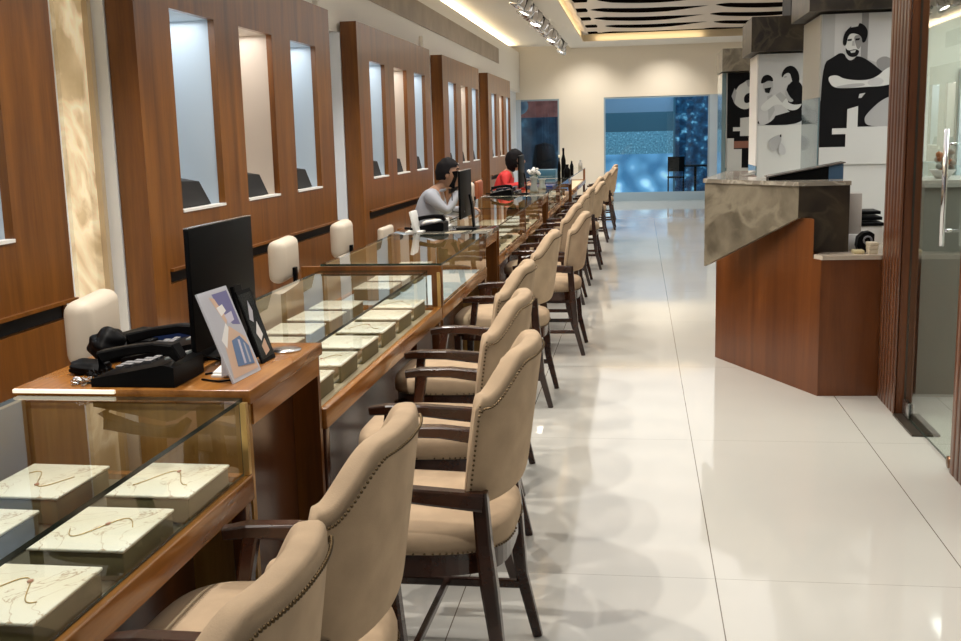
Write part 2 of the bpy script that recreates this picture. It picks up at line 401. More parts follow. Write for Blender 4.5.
# what shows through: blue backlit hoardings of the mall
def sparkle(name, c0, c1, c2, scale, es, thr=(.35, .6, .75), vor=False):
    m, nt, b = newmat(name); tc = nt.nodes.new('ShaderNodeTexCoord')
    if vor:
        n = nt.nodes.new('ShaderNodeTexVoronoi'); n.inputs['Scale'].default_value = scale; n.feature = 'SMOOTH_F1'; src = n.outputs['Distance']
    else:
        n = nt.nodes.new('ShaderNodeTexNoise'); n.inputs['Scale'].default_value = scale; n.inputs['Detail'].default_value = 6; src = n.outputs['Fac']
    nt.links.new(tc.outputs['Object'], n.inputs['Vector'])
    r = nt.nodes.new('ShaderNodeValToRGB'); e = r.color_ramp.elements
    e[0].position = thr[0]; e[0].color = (*c0, 1); e[1].position = thr[1]; e[1].color = (*c1, 1); x = e.new(thr[2]); x.color = (*c2, 1)
    nt.links.new(src, r.inputs['Fac']); nt.links.new(r.outputs['Color'], b.inputs['Base Color'])
    nt.links.new(r.outputs['Color'], b.inputs['Emission Color']); b.inputs['Emission Strength'].default_value = es
    b.inputs['Roughness'].default_value = .4
    return m
WAT = sparkle('hoarding_ripples', (.05, .14, .20), (.12, .28, .36), (.40, .60, .68), 24, .7)
BOK = sparkle('hoarding_blobs', (.55, .78, .90), (.16, .36, .54), (.06, .18, .32), 3.2, .85, (.12, .3, .6), True)
TREE = sparkle('dark_blue_foliage', (.004, .02, .05), (.012, .07, .14), (.25, .55, .70), 5.5, .8, (.42, .58, .72))
DTEAL = plain('dark_teal_panel', (.03, .08, .11), .3, emit=(.03, .09, .13), es=.6)
GREYB = plain('grey_blue_panel', (.22, .30, .38), .5, emit=(.2, .28, .36), es=.15)
t = thing('mall_hoarding', 'blue lit hoarding with rippled water picture beyond the far window', 'hoarding', (0, 26.6, 0))
mb = MB(); mb.box(-1.4, .82, 26.6, 26.65, 0, 1.02); mb.build('lower_picture', BOK, t)
mb = MB(); mb.box(-1.4, .82, 26.6, 26.65, 1.02, 1.56); mb.build('rippled_picture', WAT, t)
mb = MB(); mb.box(-1.4, .82, 26.6, 26.65, 1.56, 2.02); mb.build('dark_band', DTEAL, t)
mb = MB(); mb.box(-1.4, .82, 26.6, 26.65, 2.02, 3.2); mb.build('upper_band', GREYB, t)
mb = MB(); mb.box(.82, .87, 26.5, 26.65, 0, 3.2); mb.build('post', DTEAL, t)
mb = MB(); mb.box(.5, 3.2, 27.6, 27.65, 0, 3.4)
solo(mb, 'foliage_screen', TREE, 'dark blue screen with leafy sparkling lights beyond the far window', 'screen')
t = thing('cafe_table', 'small dark table with a white cloth beyond the far window', 'table', (1.35, 26.5, 0))
mb = MB(); mb.lathe((1.35, 26.5, .70), [(.01, 0), (.38, 0), (.38, .03), (.01, .03)]); mb.build('tabletop', BLACK, t)
mb = MB(); mb.tube([(1.35, 26.5, 0), (1.35, 26.5, .7)], .03); mb.build('leg', BLACK, t)
mb = MB(); mb.lathe((1.35, 26.5, 0), [(.01, 0), (.25, 0), (.05, .03), (.01, .03)]); mb.build('foot', BLACK, t)
for dx in (-.42, .5):
    x = 1.3+dx
    t = thing('cafe_chair', f'dark cafe chair {"nearer the rippled picture" if dx < 0 else "nearer the poster boxes"}, beyond the far window', 'chair', (x, 26.3, 0), 'cafe chairs beyond the window')
    mb = MB(); mb.box(x-.2, x+.2, 26.1, 26.5, .44, .47); mb.build('seat', BLACK, t)
    mb = MB(); mb.box(x-.2, x+.2, 26.08, 26.1, .6, .95); mb.build('backrest', BLACK, t)
    for a in (-.18, .18):
        for b in (26.12, 26.48):
            mb = MB(); mb.tube([(x+a, b, 0), (x+a, b, .95 if b < 26.2 else .45)], .012, 6); mb.build('leg', BLACK, t)
t = thing('mall_hanging_sign', 'reddish brown overhead sign seen through the dark left window', 'sign', (-2.3, 25.5, 1.9))
mb = MB(); mb.box(-3.1, -1.6, 25.5, 25.55, 1.95, 2.6); mb.build('board', plain('red_brown_board', (.22, .08, .07), .5, emit=(.22, .08, .07), es=.5, var=.5, vscale=4), t)
mb = MB(); mb.lathe((-2.78, 25.485, 2.22), [(.13, -.005), (.13, .012), (.2, .012), (.2, -.005)]); 
for v in mb.bm.verts:
    d = v.co-Vector((-2.78, 25.485, 2.22)); v.co = Vector((-2.78, 25.485, 2.22))+Vector((d.x, d.z, d.y))
mb.build('white_ring', GREYB, t)
mb = MB(); mb.box(-3.1, -1.4, 26.9, 26.95, 0, 3.2)
solo(mb, 'dark_shop_front', sparkle('dark_shop', (.006, .015, .03), (.02, .05, .08), (.10, .22, .30), 2.3, .7, (.40, .60, .74)), 'dark blue shop front seen through the left far window', 'shop front')
mb = MB(); mb.lathe((-2.25, 25.9, 0), [(.02, 0), (.28, 0), (.3, .9), (.22, 1.3), (.02, 1.35)]); 
solo(mb, 'covered_stand', BLACKM, 'black rounded covered stand beyond the dark left window', 'stand')

# ------------------------------------------------------------------ the long counter
XC = -1.02; XK = -1.68
def glass_sheet(mb, x0, x1, y0, y1, z0, z1, thin):
    vs = mb.box(x0, x1, y0, y1, z0, z1)
    fs = {f for v in vs for f in v.link_faces}
    ax = {'x': 0, 'y': 1, 'z': 2}[thin]
    for f_ in fs:
        f_.material_index = 0 if abs(f_.normal[ax]) > .9 else 1
def gbuild(x0, x1, y0, y1, z0, z1, thin, name, par, edge=GLE):
    mb = MB(); mb.mats = [GL, edge]; mb.bm.normal_update(); glass_sheet(mb, x0, x1, y0, y1, z0, z1, thin)
    mb.bm.normal_update()
    ax = {'x': 0, 'y': 1, 'z': 2}[thin]
    for f_ in mb.bm.faces: f_.material_index = 0 if abs(f_.normal[ax]) > .9 else 1
    return mb.build(name, None, par)
def showcase(y0, y1, zt, label, frame_end=False, deck=DECKL, inset=.0):
    t = thing('glass_showcase', label, 'display case', ((XC+XK)/2, (y0+y1)/2, 0), 'glass showcases along the counter')
    xf = XC-inset
    mb = MB(); mb.box(XC-.03, XC, y0, y1, .605, .675, .004); mb.box(XK, XK+.03, y0, y1, .605, .675, .004)
    mb.box(XK+.03, XC-.03, y0, y0+.03, .605, .675); mb.box(XK+.03, XC-.03, y1-.03, y1, .605, .675); mb.build('rail', WF, t)
    mb = MB(); mb.box(XK+.03, XC-.03, y0+.03, y1-.03, .645, .660); mb.build('deck', deck, t)
    gbuild(XK+.005, xf-.002, y0+.002, y1-.002, zt-.011, zt, 'z', 'glass_top', t)
    gbuild(xf-.012, xf-.004, y0+.006, y1-.006, .676, zt-.012, 'x', 'glass_front', t, GLE) if y0 < 16 else None
    mb = MB(); mb.box(XK, XK+.02, y0, y1, .676, zt-.012); mb.build('rear_door', GLASSB, t)
    mb = MB(); mb.box(-1.38, -1.18, y0+.06, y1-.06, .0, .604); mb.build('drawer_base', WD, t)
    for k in range(max(1, int((y1-y0)/.6))):
        pass
    for y in (y0+.03, y1-.03):
        mb = MB(); mb.box(XC-.05, XC-.008, y-.022, y+.022, 0, .604, .003); mb.build('leg', WD, t)
    if frame_end:
        mb = MB(); zf = zt-.012
        mb.box(XK-.1, XC, y0-.006, y0+.03, zf-.05, zf-.001); mb.box(XC-.055, XC, y0-.006, y0+.03, .676, zf-.05); mb.box(XK-.1, XK-.002, y0-.006, y0+.03, .0, zf-.05)
        mb.box(XC-.05, XC, y0-.006, y0+.001, 0, .6)
        mb.build('end_frame', W, t)
        mb = MB(); mb.box(XC-.045, XC-.005, y1-.04, y1-.001, .676, zf-.001); mb.build('post', W, t)
    else:
        mb = MB(); mb.box(XC-.02, XC-.004, y1-.018, y1-.001, .676, zt-.012); mb.build('corner_strip', GOLD, t)
    return t
GLASSB = plain('amber_back_door', (.36, .24, .10), .3, coat=.4)
HONEYLIT = wood('lit_honey_wood', (.24, .12, .03), (.42, .23, .065), rough=.25)  # near side panels only: their lit golden look is put into the wood colour
def desk(y0, y1, label):
    t = thing('counter_desk', label, 'desk', ((XC+XK)/2, (y0+y1)/2, 0), 'wooden work desks in the counter')
    mb = MB(); mb.box(XK-.02, XC, y0, y1, .862, .90, .003); mb.build('desktop', WF if y0 < 5 else STONEK, t)
    mb = MB(); mb.box(XK, XC-.012, y0+.004, y0+.03, 0, .861); mb.build('side_panel', HONEYLIT, t)
    mb = MB(); mb.box(XK, XC-.012, y1-.03, y1-.004, 0, .861); mb.build('side_panel', W, t)
    mb = MB(); mb.box(XC-.14, XC-.10, y0+.03, y1-.03, 0, .861); mb.build('front_panel', WD, t)
    if y0 < 3:
        mb = MB(); mb.box(-1.695, -1.40, 2.619, 2.6295, .889, .8985); mb.build('light_strip', STRIPL, t)
    mb = MB(); mb.box(XC-.05, XC-.006, y0+.03, y1-.03, .80, .861); mb.build('apron', WF, t)
    return t
segs = [('case', .70, 2.618, .884, 'glass showcase full of white trays, nearest the camera', 0, .015),
        ('desk', 2.63, 3.29, 0, 'nearest brown wooden desk carrying the black phones and large monitor'),
        ('case', 3.30, 5.42, .868, 'glass showcase of white trays just beyond the desk with the large monitor', 0, .07),
        ('case', 5.44, 7.11, .90, 'glass showcase with a brown wood end frame, in front of the seated man', 1, .0),
        ('desk', 7.12, 7.75, 0, 'wooden desk in front of the man in the light shirt'),
        ('case', 7.76, 9.64, .90, 'glass showcase beside the seated man, beyond his monitor', 1, 0),
        ('case', 9.66, 11.40, .90, 'glass showcase just before the desk of the woman in red', 1, 0),
        ('desk', 11.41, 12.1, 0, 'wooden desk in front of the woman in red'),
        ('case', 12.11, 14.0, .90, 'glass showcase holding the flower vase beyond the woman in red', 1, 0),
        ('case', 14.02, 15.8, .90, 'glass showcase second from the far end of the counter', 1, 0),
        ('desk', 15.81, 16.5, 0, 'small far desk near the end of the counter under black stands'),
        ('case', 16.51, 20.8, .90, 'farthest glass showcase ending before the far wall', 1, 0)]
cases = []
for s_ in segs:
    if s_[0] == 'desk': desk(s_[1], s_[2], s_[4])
    else: cases.append((s_[1], s_[2], s_[3], showcase(s_[1], s_[2], s_[3], s_[4], bool(s_[5]), DARKV if s_[1] < 1 else (DECKB if 5 < s_[1] < 6 else DECKL), s_[6])))
# trays
def make_tray():
    t = thing('display_tray', '', 'jewellery tray', (0, 0, 0), 'white topped trays in the showcases')
    mb = MB(); mb.box(-.105, .105, -.122, .122, 0, .062, .004); bx_ = mb.build('box', OLIVE, t)
    mb = MB(); mb.box(-.108, .108, -.126, .126, .0622, .0700, .003); mb.build('pad', TRAYT, bx_)
    return t
proto = None
def wavy_chain(x, y, z, s, seed, label):
    rnd = random.Random(seed); pts = []
    a = rnd.uniform(0, 6); n = 22
    for i in range(n):
        u = i/(n-1); pts.append((x+(-.075+.15*u)*s, y+.045*math.sin(2.2*u*PI*.8+a)*s+.02*math.sin(7*u+a), z))
    mb = MB(); mb.tube(pts, .0011, 5); 
    px_, py_ = pts[n//2][0], pts[n//2][1]
    t = thing('necklace', label, 'necklace', (px_, py_, z-.0014), 'fine gold necklaces laid on the trays')
    mb.build('chain', GOLD, t)
    mb = MB(); mb.ball((px_, py_, z+.001), .006, 1, (1, 1.6, .35)); mb.build('pendant', plain('rose_stone', (.55, .28, .2), .3), t)
rown = ['front', 'middle', 'back']; num = ['first', 'second', 'third', 'fourth', 'fifth', 'sixth', 'seventh', 'eighth', 'ninth', 'tenth']
cn = {0: 'nearest showcase', 1: 'second showcase', 2: 'third showcase'}
for ci, (y0, y1, zt, tt) in enumerate(cases[:3]):
    ys = []; y = y1-.22-(.02 if ci else 0)
    while y > max(y0+.1, 1.0): ys.append(y); y -= .333
    for k, y in enumerate(ys):
        for r, x in enumerate((-1.155, -1.47)):
            if (ci == 0 and k > 3) or (ci == 2 and r == 0): continue
            xx = x - .04 if ci == 1 else x
            if proto is None: proto = make_tray(); t = proto
            else: t = copy_tree(proto)
            t.location = (xx, y-(.03 if r else 0), .6605)
            t.rotation_euler.z = random.uniform(-.03, .03)
            t['label'] = f'white tray, {num[k]} from the far end, {rown[r*2]} row, {cn[ci]}'
            if ci == 0 or (ci == 1 and r == 0 and k % 2 == 0):
                wavy_chain(xx, y-(.03 if r else 0), .6605+.070+.0016, .9, 10*k+r, f'gold necklace, {num[k]} tray from far end, {rown[r*2]} row, {cn[ci]}')
for ci, (y0, y1, zt, tt) in enumerate(cases[3:]):
    k = 0; y = y0+.3
    while y < y1-.2 and y < 17:
        t = copy_tree(proto); t.location = (-1.22, y, .6605); t.rotation_euler.z = 0
        t['label'] = f'small white tray, {num[k]} from the near end, {["case beside the seated man", "case before the woman", "case under the vase", "last case but one", "farthest case"][ci]}'
        k += 1; y += .42

# ------------------------------------------------------------------ armchairs
def plan(a):
    c75 = math.cos(math.radians(78)); return (-.125*(1-math.cos(a))/(1-c75), .285*math.sin(a)/math.sin(math.radians(78)))
def make_armchair():
    t = thing('upholstered_armchair', '', 'chair', (0, 0, 0), 'beige armchairs along the counter')
    A = math.radians(78)
    def top(u):
        u = abs(u); return 1.0-.012*u-.095*ss(.38, .85, u)-.03*ss(.9, 1, u)
    mb = MB(); rings = []; N = 40; ZB = .595
    for i in range(N+1):
        u = -1+2*i/N; a = u*A; x, y = plan(a)
        x2, y2 = plan(a+.01); tx, ty = x2-x, y2-y; L = math.hypot(tx, ty); nx, ny = -ty/L, tx/L     # towards the sitter (-x)
        th = .062*min(1, math.sqrt(max(0, (1-abs(u))*7)) + .12)
        zt = top(u); zb = ZB + .02*ss(.8, 1, abs(u)); ring = []
        M = 28
        for k in range(M):
            an = 2*PI*k/M; cz, cx_ = math.sin(an), math.cos(an)
            sz = math.copysign(abs(cz)**.22, cz); sx = math.copysign(abs(cx_)**.55, cx_)
            zz = (zt+zb)/2+sz*(zt-zb)/2; lean = -.055*(1-(zz-.6)/.4)
            d = th/2*(1-sx)
            bulge = .012*(1-((zz-.8)/.2)**2)*(1 if sx < 0 else 0)
            ring.append((x+nx*(d+bulge)+lean, y+ny*(d+bulge), zz))
        rings.append(ring)
    mb.rings(rings); back_ = mb.build('backrest', FAB, t)
    nails = []
    for i in range(84):
        u = -.955+1.91*i/83; x, y = plan(u*A); z = top(u)-.03; nails.append((x-.055*(1-(z-.6)/.4)+.0035, y*1.008, z))
    for s_ in (-1, 1):
        for k in range(20):
            z = .625+.26*k/20; x, y = plan(s_*.955*A); nails.append((x-.055*(1-(z-.6)/.4)+.002, y*1.008, z))
    # seat
    def outline(sc, n=48):
        pts = []
        for k in range(n):
            an = 2*PI*k/n; c, s2 = math.cos(an), math.sin(an)
            px_ = math.copysign(abs(c)**.62, c); py_ = math.copysign(abs(s2)**.55, s2)
            w = .27+.02*(-px_)
            pts.append((-.355+px_*.275*sc, py_*w*sc))
        return pts
    mb = MB(); R = []
    for z, sc in ((.455, .97), (.46, 1.0), (.49, 1.005), (.512, .985), (.525, .93), (.533, .8), (.537, .5), (.538, .1)):
        R.append([(x, y, z) for x, y in outline(sc)])
    mb.rings(R); seat_ = mb.build('seat', FAB, t)
    bnails = nails; nails = []
    ol = outline(1.008, 110)
    for x, y in ol:
        if x > -.60: nails.append((x, y, .462))
    mb = MB(); mb.rings([[(x, y, z) for x, y in outline(.965)] for z in (.395, .4545)], smooth=False); mb.build('seat_frame', WC, t)
    for nl, pr in ((bnails, back_), (nails, seat_)):
        mb = MB()
        for p in nl:
            v = bmesh.ops.create_icosphere(mb.bm, subdivisions=1, radius=.0038)['verts']
            for q in v: q.co = q.co+Vector(p)
        mb.build('nailhead_trim', NAIL, pr)
    for s_ in (-1, 1):
        px0, py0 = plan(A*.93)
        mb = MB()     # rear sabre leg up to the back
        mb.bar([(px0-.030, s_*(py0-.010), .64), (px0-.022, s_*(py0-.012), .50), (px0-.012, s_*(py0-.018), .38), (px0+.005, s_*(py0-.03), .20), (-.055, s_*(py0-.045), .0)], [.036, .038, .042, .034, .028], [.04, .042, .046, .036, .028]); mb.build('leg', WC, t)
        mb = MB()
        mb.bar([(-.585, s_*.225, .42), (-.59, s_*.228, .2), (-.595, s_*.23, 0)], [.044, .036, .026], [.044, .036, .026]); mb.build('leg', WC, t)
        mb = MB()     # arm
        mb.bar([(px0-.02, s_*(py0+.004), .618), (-.26, s_*.287, .630), (-.36, s_*.292, .640), (-.48, s_*.288, .640), (-.54, s_*.282, .632)], [.03, .036, .044, .046, .036], [.05, .044, .038, .034, .028]); mb.build('arm', WC, t)
        mb = MB(); mb.bar([(-.47, s_*.282, .632), (-.485, s_*.268, .54), (-.50, s_*.25, .41)], .03, .036); mb.build('arm_support', WC, t)
        mb = MB(); mb.bar([(-.11, s_*.235, .17), (-.59, s_*.225, .17)], .018, .026); mb.build('stretcher', WC, t)
    mb = MB(); mb.bar([(-.34, -.23, .172), (-.34, .23, .172)], .018, .024); mb.build('stretcher', WC, t)
    return t
chair0 = make_armchair()
spots = [(-.43, 1.38, 0, 'beige studded armchair, the very nearest to the camera'),
         (-.44, 2.09, 0, 'beige studded armchair, second nearest to the camera'),
         (-.262, 2.95, -.02, 'beige studded armchair with its seat and wooden legs in full view, near the camera'),
         (-.370, 3.80, 0, 'beige armchair directly behind the fully seen pulled-out one'),
         (-.447, 4.72, 0, 'beige armchair facing the far end of the second showcase'),
         (-.445, 6.22, 0, 'beige armchair facing the showcase with the wood end frame'),
         (-.333, 7.69, 0, 'beige armchair standing clear in the aisle level with the front of the reception desk'),
         (-.445, 8.6, 0, 'beige armchair just beyond the clear standing one, pushed nearer the counter'),
         (-.445, 9.95, 0, 'beige armchair half hidden facing the showcase beyond the seated man'),
         (-.445, 11.2, 0, 'beige armchair facing the end of the case before the red-shirted woman'),
         (-.377, 12.5, 0, 'beige armchair level with the flower vase on the counter'),
         (-.44, 13.9, 0, 'beige armchair just beyond the one level with the flower vase'),
         (-.388, 15.6, 0, 'beige armchair third from the far end of the row'),
         (-.328, 17.6, 0, 'beige armchair second from the far end of the row'),
         (-.36, 19.2, 0, 'beige armchair at the far end of the row near the blue window')]
for i, (x, y, rz, lab) in enumerate(spots):
    t = chair0 if i == 0 else copy_tree(chair0)
    t.location = (x, y-(.07 if y < 5 else .04), 0); t.rotation_euler.z = rz; t['label'] = lab

# ------------------------------------------------------------------ staff chairs
def make_staff():
    t = thing('staff_chair', '', 'chair', (0, 0, 0), 'cream staff chairs behind the counter')
    mb = MB(); mb.box(-.05, .05, -.2, .2, .78, 1.015, .045, seg=4); mb.build('backrest', FABS, t)
    mb = MB(); mb.box(-.42, .0, -.21, .21, .44, .52, .03, seg=3); mb.build('seat', FABS, t)
    mb = MB(); mb.bar([(-.06, 0, .44), (.02, 0, .46), (.06, 0, .65), (.06, 0, .85)], .05, .02); mb.build('back_support', BLACK, t)
    mb = MB(); mb.tube([(-.2, 0, .06), (-.2, 0, .44)], .025); mb.build('column', STEEL, t)
    mb = MB()
    for k in range(5):
        a = 2*PI*k/5; mb.bar([(-.2, 0, .09), (-.2+.26*math.cos(a), .26*math.sin(a), .05)], .035, .025)
        mb.ball((-.2+.26*math.cos(a), .26*math.sin(a), .028), .028, 1)
    mb.build('star_base', BLACK, t)
    return t
st0 = make_staff()
for i, (x, y, rz, lab) in enumerate([(-1.98, 3.60, .20, 'cream padded staff chair behind the nearest desk and black phones'),
                                 (-1.97, 5.72, .1, 'cream staff chair behind the near part of the second showcase'),
                                 (-1.97, 6.92, .1, 'cream staff chair behind the third showcase'),
                                 (-1.97, 12.45, .1, 'cream staff chair between the seated man and the woman in red')]):
    t = st0 if i == 0 else copy_tree(st0)
    t.location = (x, y, 0); t.rotation_euler.z = rz; t['label'] = lab

# ------------------------------------------------------------------ things on the desks
def make_phone(hand=BLACK):
    t = thing('desk_phone', '', 'telephone', (0, 0, 0), 'black desk telephones')
    mb = MB()
    fr = [(-.12, -.10, 0), (.12, -.10, 0), (.12, -.10, .055), (.09, -.10, .062), (-.12, -.10, .022)]
    mb.hull(fr, [(x, .10, z) for x, y, z in fr]); pb_ = mb.build('body', BLACK, t)
    mb = MB(); mb.bar([(-.115, -.055, .045), (-.10, -.055, .078), (-.03, -.055, .094), (.05, -.055, .104), (.105, -.055, .098), (.125, -.055, .072)], [.05, .055, .04, .04, .055, .05], [.02, .035, .026, .026, .035, .02]); mb.build('handset', hand, t)
    mb = MB()
    for r in range(4):
        for c in range(3):
            x = -.09+.03*r; z = .0225+(x+.12)*.19
            mb.box(x-.009, x+.009, .0+c*.028, .02+c*.028, z, z+.008)
    mb.build('keypad', plain('grey_keys', (.25, .25, .26), .5), pb_)
    mb = MB(); mb.box(.045, .095, .01, .085, .056, .063, rot=RY(-.2)); mb.build('display', plain('lcd', (.32, .36, .36), .2), pb_)
    mb = MB(); pts = []
    for k in range(40):
        u = k/39; pts.append((-.12-.05*math.sin(PI*u)+.008*math.cos(k*1.9), -.06+.1*u, .012+.008*math.sin(k*1.9)+.004))
    mb.tube(pts, .003, 5); mb.build('coiled_cord', BLACK, t)
    return t
ph = make_phone()
ph.location = (-1.36, 2.75, .9005); ph['label'] = 'large black desk telephone closest to the camera'
for x, y, z, rz, lab in ((-1.42, 3.03, .9005, .12, 'black desk telephone behind the front one on the nearest desk'),
                     (-1.47, 7.42, .9005, .0, 'black desk telephone in front of the man in the light shirt'),
                     (-1.50, 11.75, .9005, .0, 'black desk telephone in front of the woman in red')):
    t = copy_tree(ph); t.location = (x, y, z); t.rotation_euler.z = rz; t['label'] = lab
# navy receiver and black pouches
mb = MB(); mb.bar([(-1.60, 3.20, .915), (-1.52, 3.205, .935), (-1.40, 3.21, .94), (-1.30, 3.22, .93)], [.04, .055, .05, .03], [.028, .05, .04, .02])
solo(mb, 'navy_spectacle_case', plain('navy_plastic', (.015, .03, .10), .3), 'dark navy elongated case behind the black telephones on the nearest desk', 'case')
def pouch(name, c, s, lab, seed, m=BLACK):
    mb = MB(); rnd = random.Random(seed); vs = mb.ball((0, 0, 0), 1, 4)
    for v in vs:
        n = .16*math.sin(5*v.co.x+seed)+.14*math.sin(7*v.co.y+2*seed)+.12*math.sin(9*v.co.z+v.co.x*4)
        v.co *= 1+n*.5; v.co = Vector((v.co.x*s[0], v.co.y*s[1], max(v.co.z, -.8)*s[2]))
    lo = min(v.co.z for v in vs)
    for v in vs: v.co += Vector((c[0], c[1], c[2]-lo))
    return solo(mb, name, m, lab, 'pouch', 'black pouches on the nearest desk')
pouch('black_pouch', (-1.60, 2.99, .9005), (.06, .06, .055), 'shiny black crumpled pouch beside the cream staff chair on the nearest desk', 1)
pouch('black_pouch', (-1.58, 2.83, .9005), (.06, .05, .022), 'flat black pouch under the bunch of silver keys on the nearest desk', 4)
mb = MB()
mb.box(-1.66, -1.50, 3.10, 3.27, .9005, .93, .006); mb.bar([(-1.66, 3.12, .938), (-1.58, 3.2, .955), (-1.50, 3.26, .938)], .08, .02)
mb.box(-1.63, -1.53, 3.13, 3.24, .925, .938, .004)
solo(mb, 'card_terminal', BLACK, 'black angular card terminal at the back of the nearest desk', 'terminal')
t = thing('key_bunch', 'bunch of silver keys on the nearest desk beside the front telephone', 'keys', (-1.53, 2.69, .9005))
mb = MB()
for k in range(7):
    a = k*.9; c = Vector((-1.53+.012*math.cos(a)+.008*k-.03, 2.69+.02*math.sin(a), .906+.002*k)); mb.tube([c+Vector((.012*math.cos(q), .012*math.sin(q), .003*math.sin(2*q+k))) for q in [2*PI*j/9 for j in range(10)]], .0025, 5)
mb.build('chain', CHROME, t)
for k in range(3):
    mb = MB(); mb.box(-1.535+.02*k, -1.525+.02*k, 2.655, 2.70, .901, .904, rot=RZ(.6*k-.5)); mb.build('key', CHROME, t)
mb = MB(); mb.box(-1.655, -1.47, 3.60, 3.84, .8685, .874); mb.box(-1.655, -1.565, 3.60, 3.84, .874, .885, rot=RY(.05)); mb.box(-1.56, -1.47, 3.6, 3.84, .874, .884, rot=RY(-.05))
solo(mb, 'open_folder', plain('tan_card', (.50, .36, .22), .6), 'tan open folder lying on the glass behind the large monitor', 'folder')

def monitor(x, y, wd, zb, zt, base_z, lab, yaw=0):
    t = thing('computer_monitor', lab, 'monitor', (x, y, base_z), 'black monitors on the counter')
    mb = MB(); mb.box(x-.008, x+.008, y-wd/2, y+wd/2, zb, zt, .003); hs_ = mb.build('housing', BLACK, t)
    mb = MB(); mb.box(x-.0095, x-.0082, y-wd/2+.012, y+wd/2-.012, zb+.02, zt-.012); mb.build('screen', BLACKG, hs_)
    mb = MB(); mb.box(x-.0075, x+.0085, y-wd/2+.002, y+wd/2-.002, zt+.0004, zt+.003); mb.build('silver_edge', STEEL, hs_)
    # mark on the back cover, near the lower left corner
    mb = MB(); r = MB
    my, mz = y-wd/2+.155, zb+.045
    mb.hull([(x+.0083, my-.014, mz), (x+.0083, my-.004, mz-.007), (x+.0083, my-.004, mz+.007)], [(x+.0090, my-.014, mz), (x+.0090, my-.004, mz-.007), (x+.0090, my-.004, mz+.007)])
    mb.hull([(x+.0083, my+.014, mz), (x+.0083, my+.004, mz+.007), (x+.0083, my+.004, mz-.007)], [(x+.0090, my+.014, mz), (x+.0090, my+.004, mz+.007), (x+.0090, my+.004, mz-.007)])
    mb.build('logo', plain('grey_logo', (.3, .3, .32), .4), hs_)
    mb = MB(); mb.bar([(x+.03, y+.02, zb+.16), (x+.045, y+.02, zb+.08), (x+.055, y+.02, base_z+.012)], .07, .014); mb.build('neck', BLACK, t)
    mb = MB(); mb.box(x-.06, x+.085, y-.08, y+.12, base_z, base_z+.012, .004); mb.build('base', BLACK, t)
    return t
monitor(-1.26, 3.085, .50, .955, 1.312, .9005, 'large black monitor on the nearest desk, seen from behind')
monitor(-1.22, 7.50, .50, .985, 1.315, .9005, 'black monitor in front of the man in the light shirt')
monitor(-1.29, 11.85, .52, .975, 1.325, .9005, 'black monitor hiding the face of the woman in red')
# picture frames leaning on the nearest desk
def frame(cx_, cy2, wd, h, lean, zb, name, edge, art, lab, yaw=0):
    """stand-up photo frame; faces +x, leans back to -x"""
    t = thing(name, lab, 'picture frame', (cx_, cy2, zb))
    def P(v, u, d=0):   # v across (y), u up, d out of the face
        a = math.atan2(lean, h); q = RZ(yaw) @ Vector((-math.sin(a)*u+math.cos(a)*d, v, math.cos(a)*u+math.sin(a)*d)); return Vector((cx_, cy2, zb+.001))+q
    mb = MB(); mb.hull([P(-wd/2, 0), P(wd/2, 0), P(wd/2, h), P(-wd/2, h)], [P(-wd/2, 0, -.006), P(wd/2, 0, -.006), P(wd/2, h, -.006), P(-wd/2, h, -.006)]); pn_ = mb.build('panel', edge, t)
    mb = MB()
    for col, pts in art:
        mb.mat(col)
        e = .0005+.00012*len(mb.bm.faces); mb.quad([P((p[0]-.5)*wd, p[1]*h, e) for p in pts]) if len(pts) < 99 else None
    mb.build('print', None, pn_)
    mb = MB(); mb.hull([P(-.02, .02, -.007), P(.02, .02, -.007), P(.02, h*.6, -.007), P(-.02, h*.6, -.007)], [tuple(P(-.02, .02, -.007)-Vector((.055, 0, P(0, .02, -.007).z-zb-.003))), tuple(P(.02, .02, -.007)-Vector((.055, 0, P(0, .02, -.007).z-zb-.003))), P(.02, h*.6, -.009), P(-.02, h*.6, -.009)])
    mb.build('easel', edge, t)
    return t
cA = plain('print_grey', (.45, .45, .50), .3); cB = plain('print_violet', (.13, .12, .28), .3); cS = plain('print_skin', (.62, .42, .30), .3); cW = plain('print_white', (.78, .76, .74), .3); cJ = plain('print_blue', (.10, .17, .33), .3); cL = plain('print_lilac', (.55, .52, .62), .3)
art = [(cA, [(.04, .03), (.96, .03), (.96, .97), (.04, .97)]), (cS, [(.06, .04), (.94, .04), (.94, .40), (.55, .58), (.2, .42)]),
       (cB, [(.42, .95), (.94, .95), (.94, .55), (.70, .58), (.50, .72)]), (cS, [(.30, .93), (.45, .9), (.60, .66), (.50, .60)]), (cW, [(.40, .80), (.62, .82), (.66, .74), (.45, .70)]),
       (cL, [(.55, .70), (.82, .72), (.80, .62), (.58, .60)]), (cW, [(.15, .46), (.48, .62), (.52, .56), (.22, .36)]), (cJ, [(.32, .14), (.88, .10), (.92, .30), (.75, .44), (.45, .42)]), (cL, [(.55, .14), (.62, .14), (.70, .40), (.64, .41)]), (cA, [(.72, .13), (.78, .13), (.82, .34), (.78, .36)])]
frame(-1.085, 2.79, .175, .262, .10, .9005, 'picture_frame', plain('acrylic_rim', (.55, .56, .62), .15), art, 'pale acrylic picture frame with a jewellery photo on the nearest desk', yaw=-.08)
art2 = [(BLACKG, [(.05, .05), (.95, .05), (.95, .95), (.05, .95)]), (cW, [(.3, .40), (.6, .55), (.7, .35), (.45, .28)]), (cS, [(.35, .22), (.7, .3), (.75, .12), (.4, .08)]), (cA, [(.2, .6), (.5, .85), (.6, .7), (.4, .55)])]
frame(-1.10, 3.01, .10, .225, .075, .9005, 'picture_frame', BLACK, art2, 'black leaning picture frame between the acrylic frame and the second showcase', yaw=-.05)
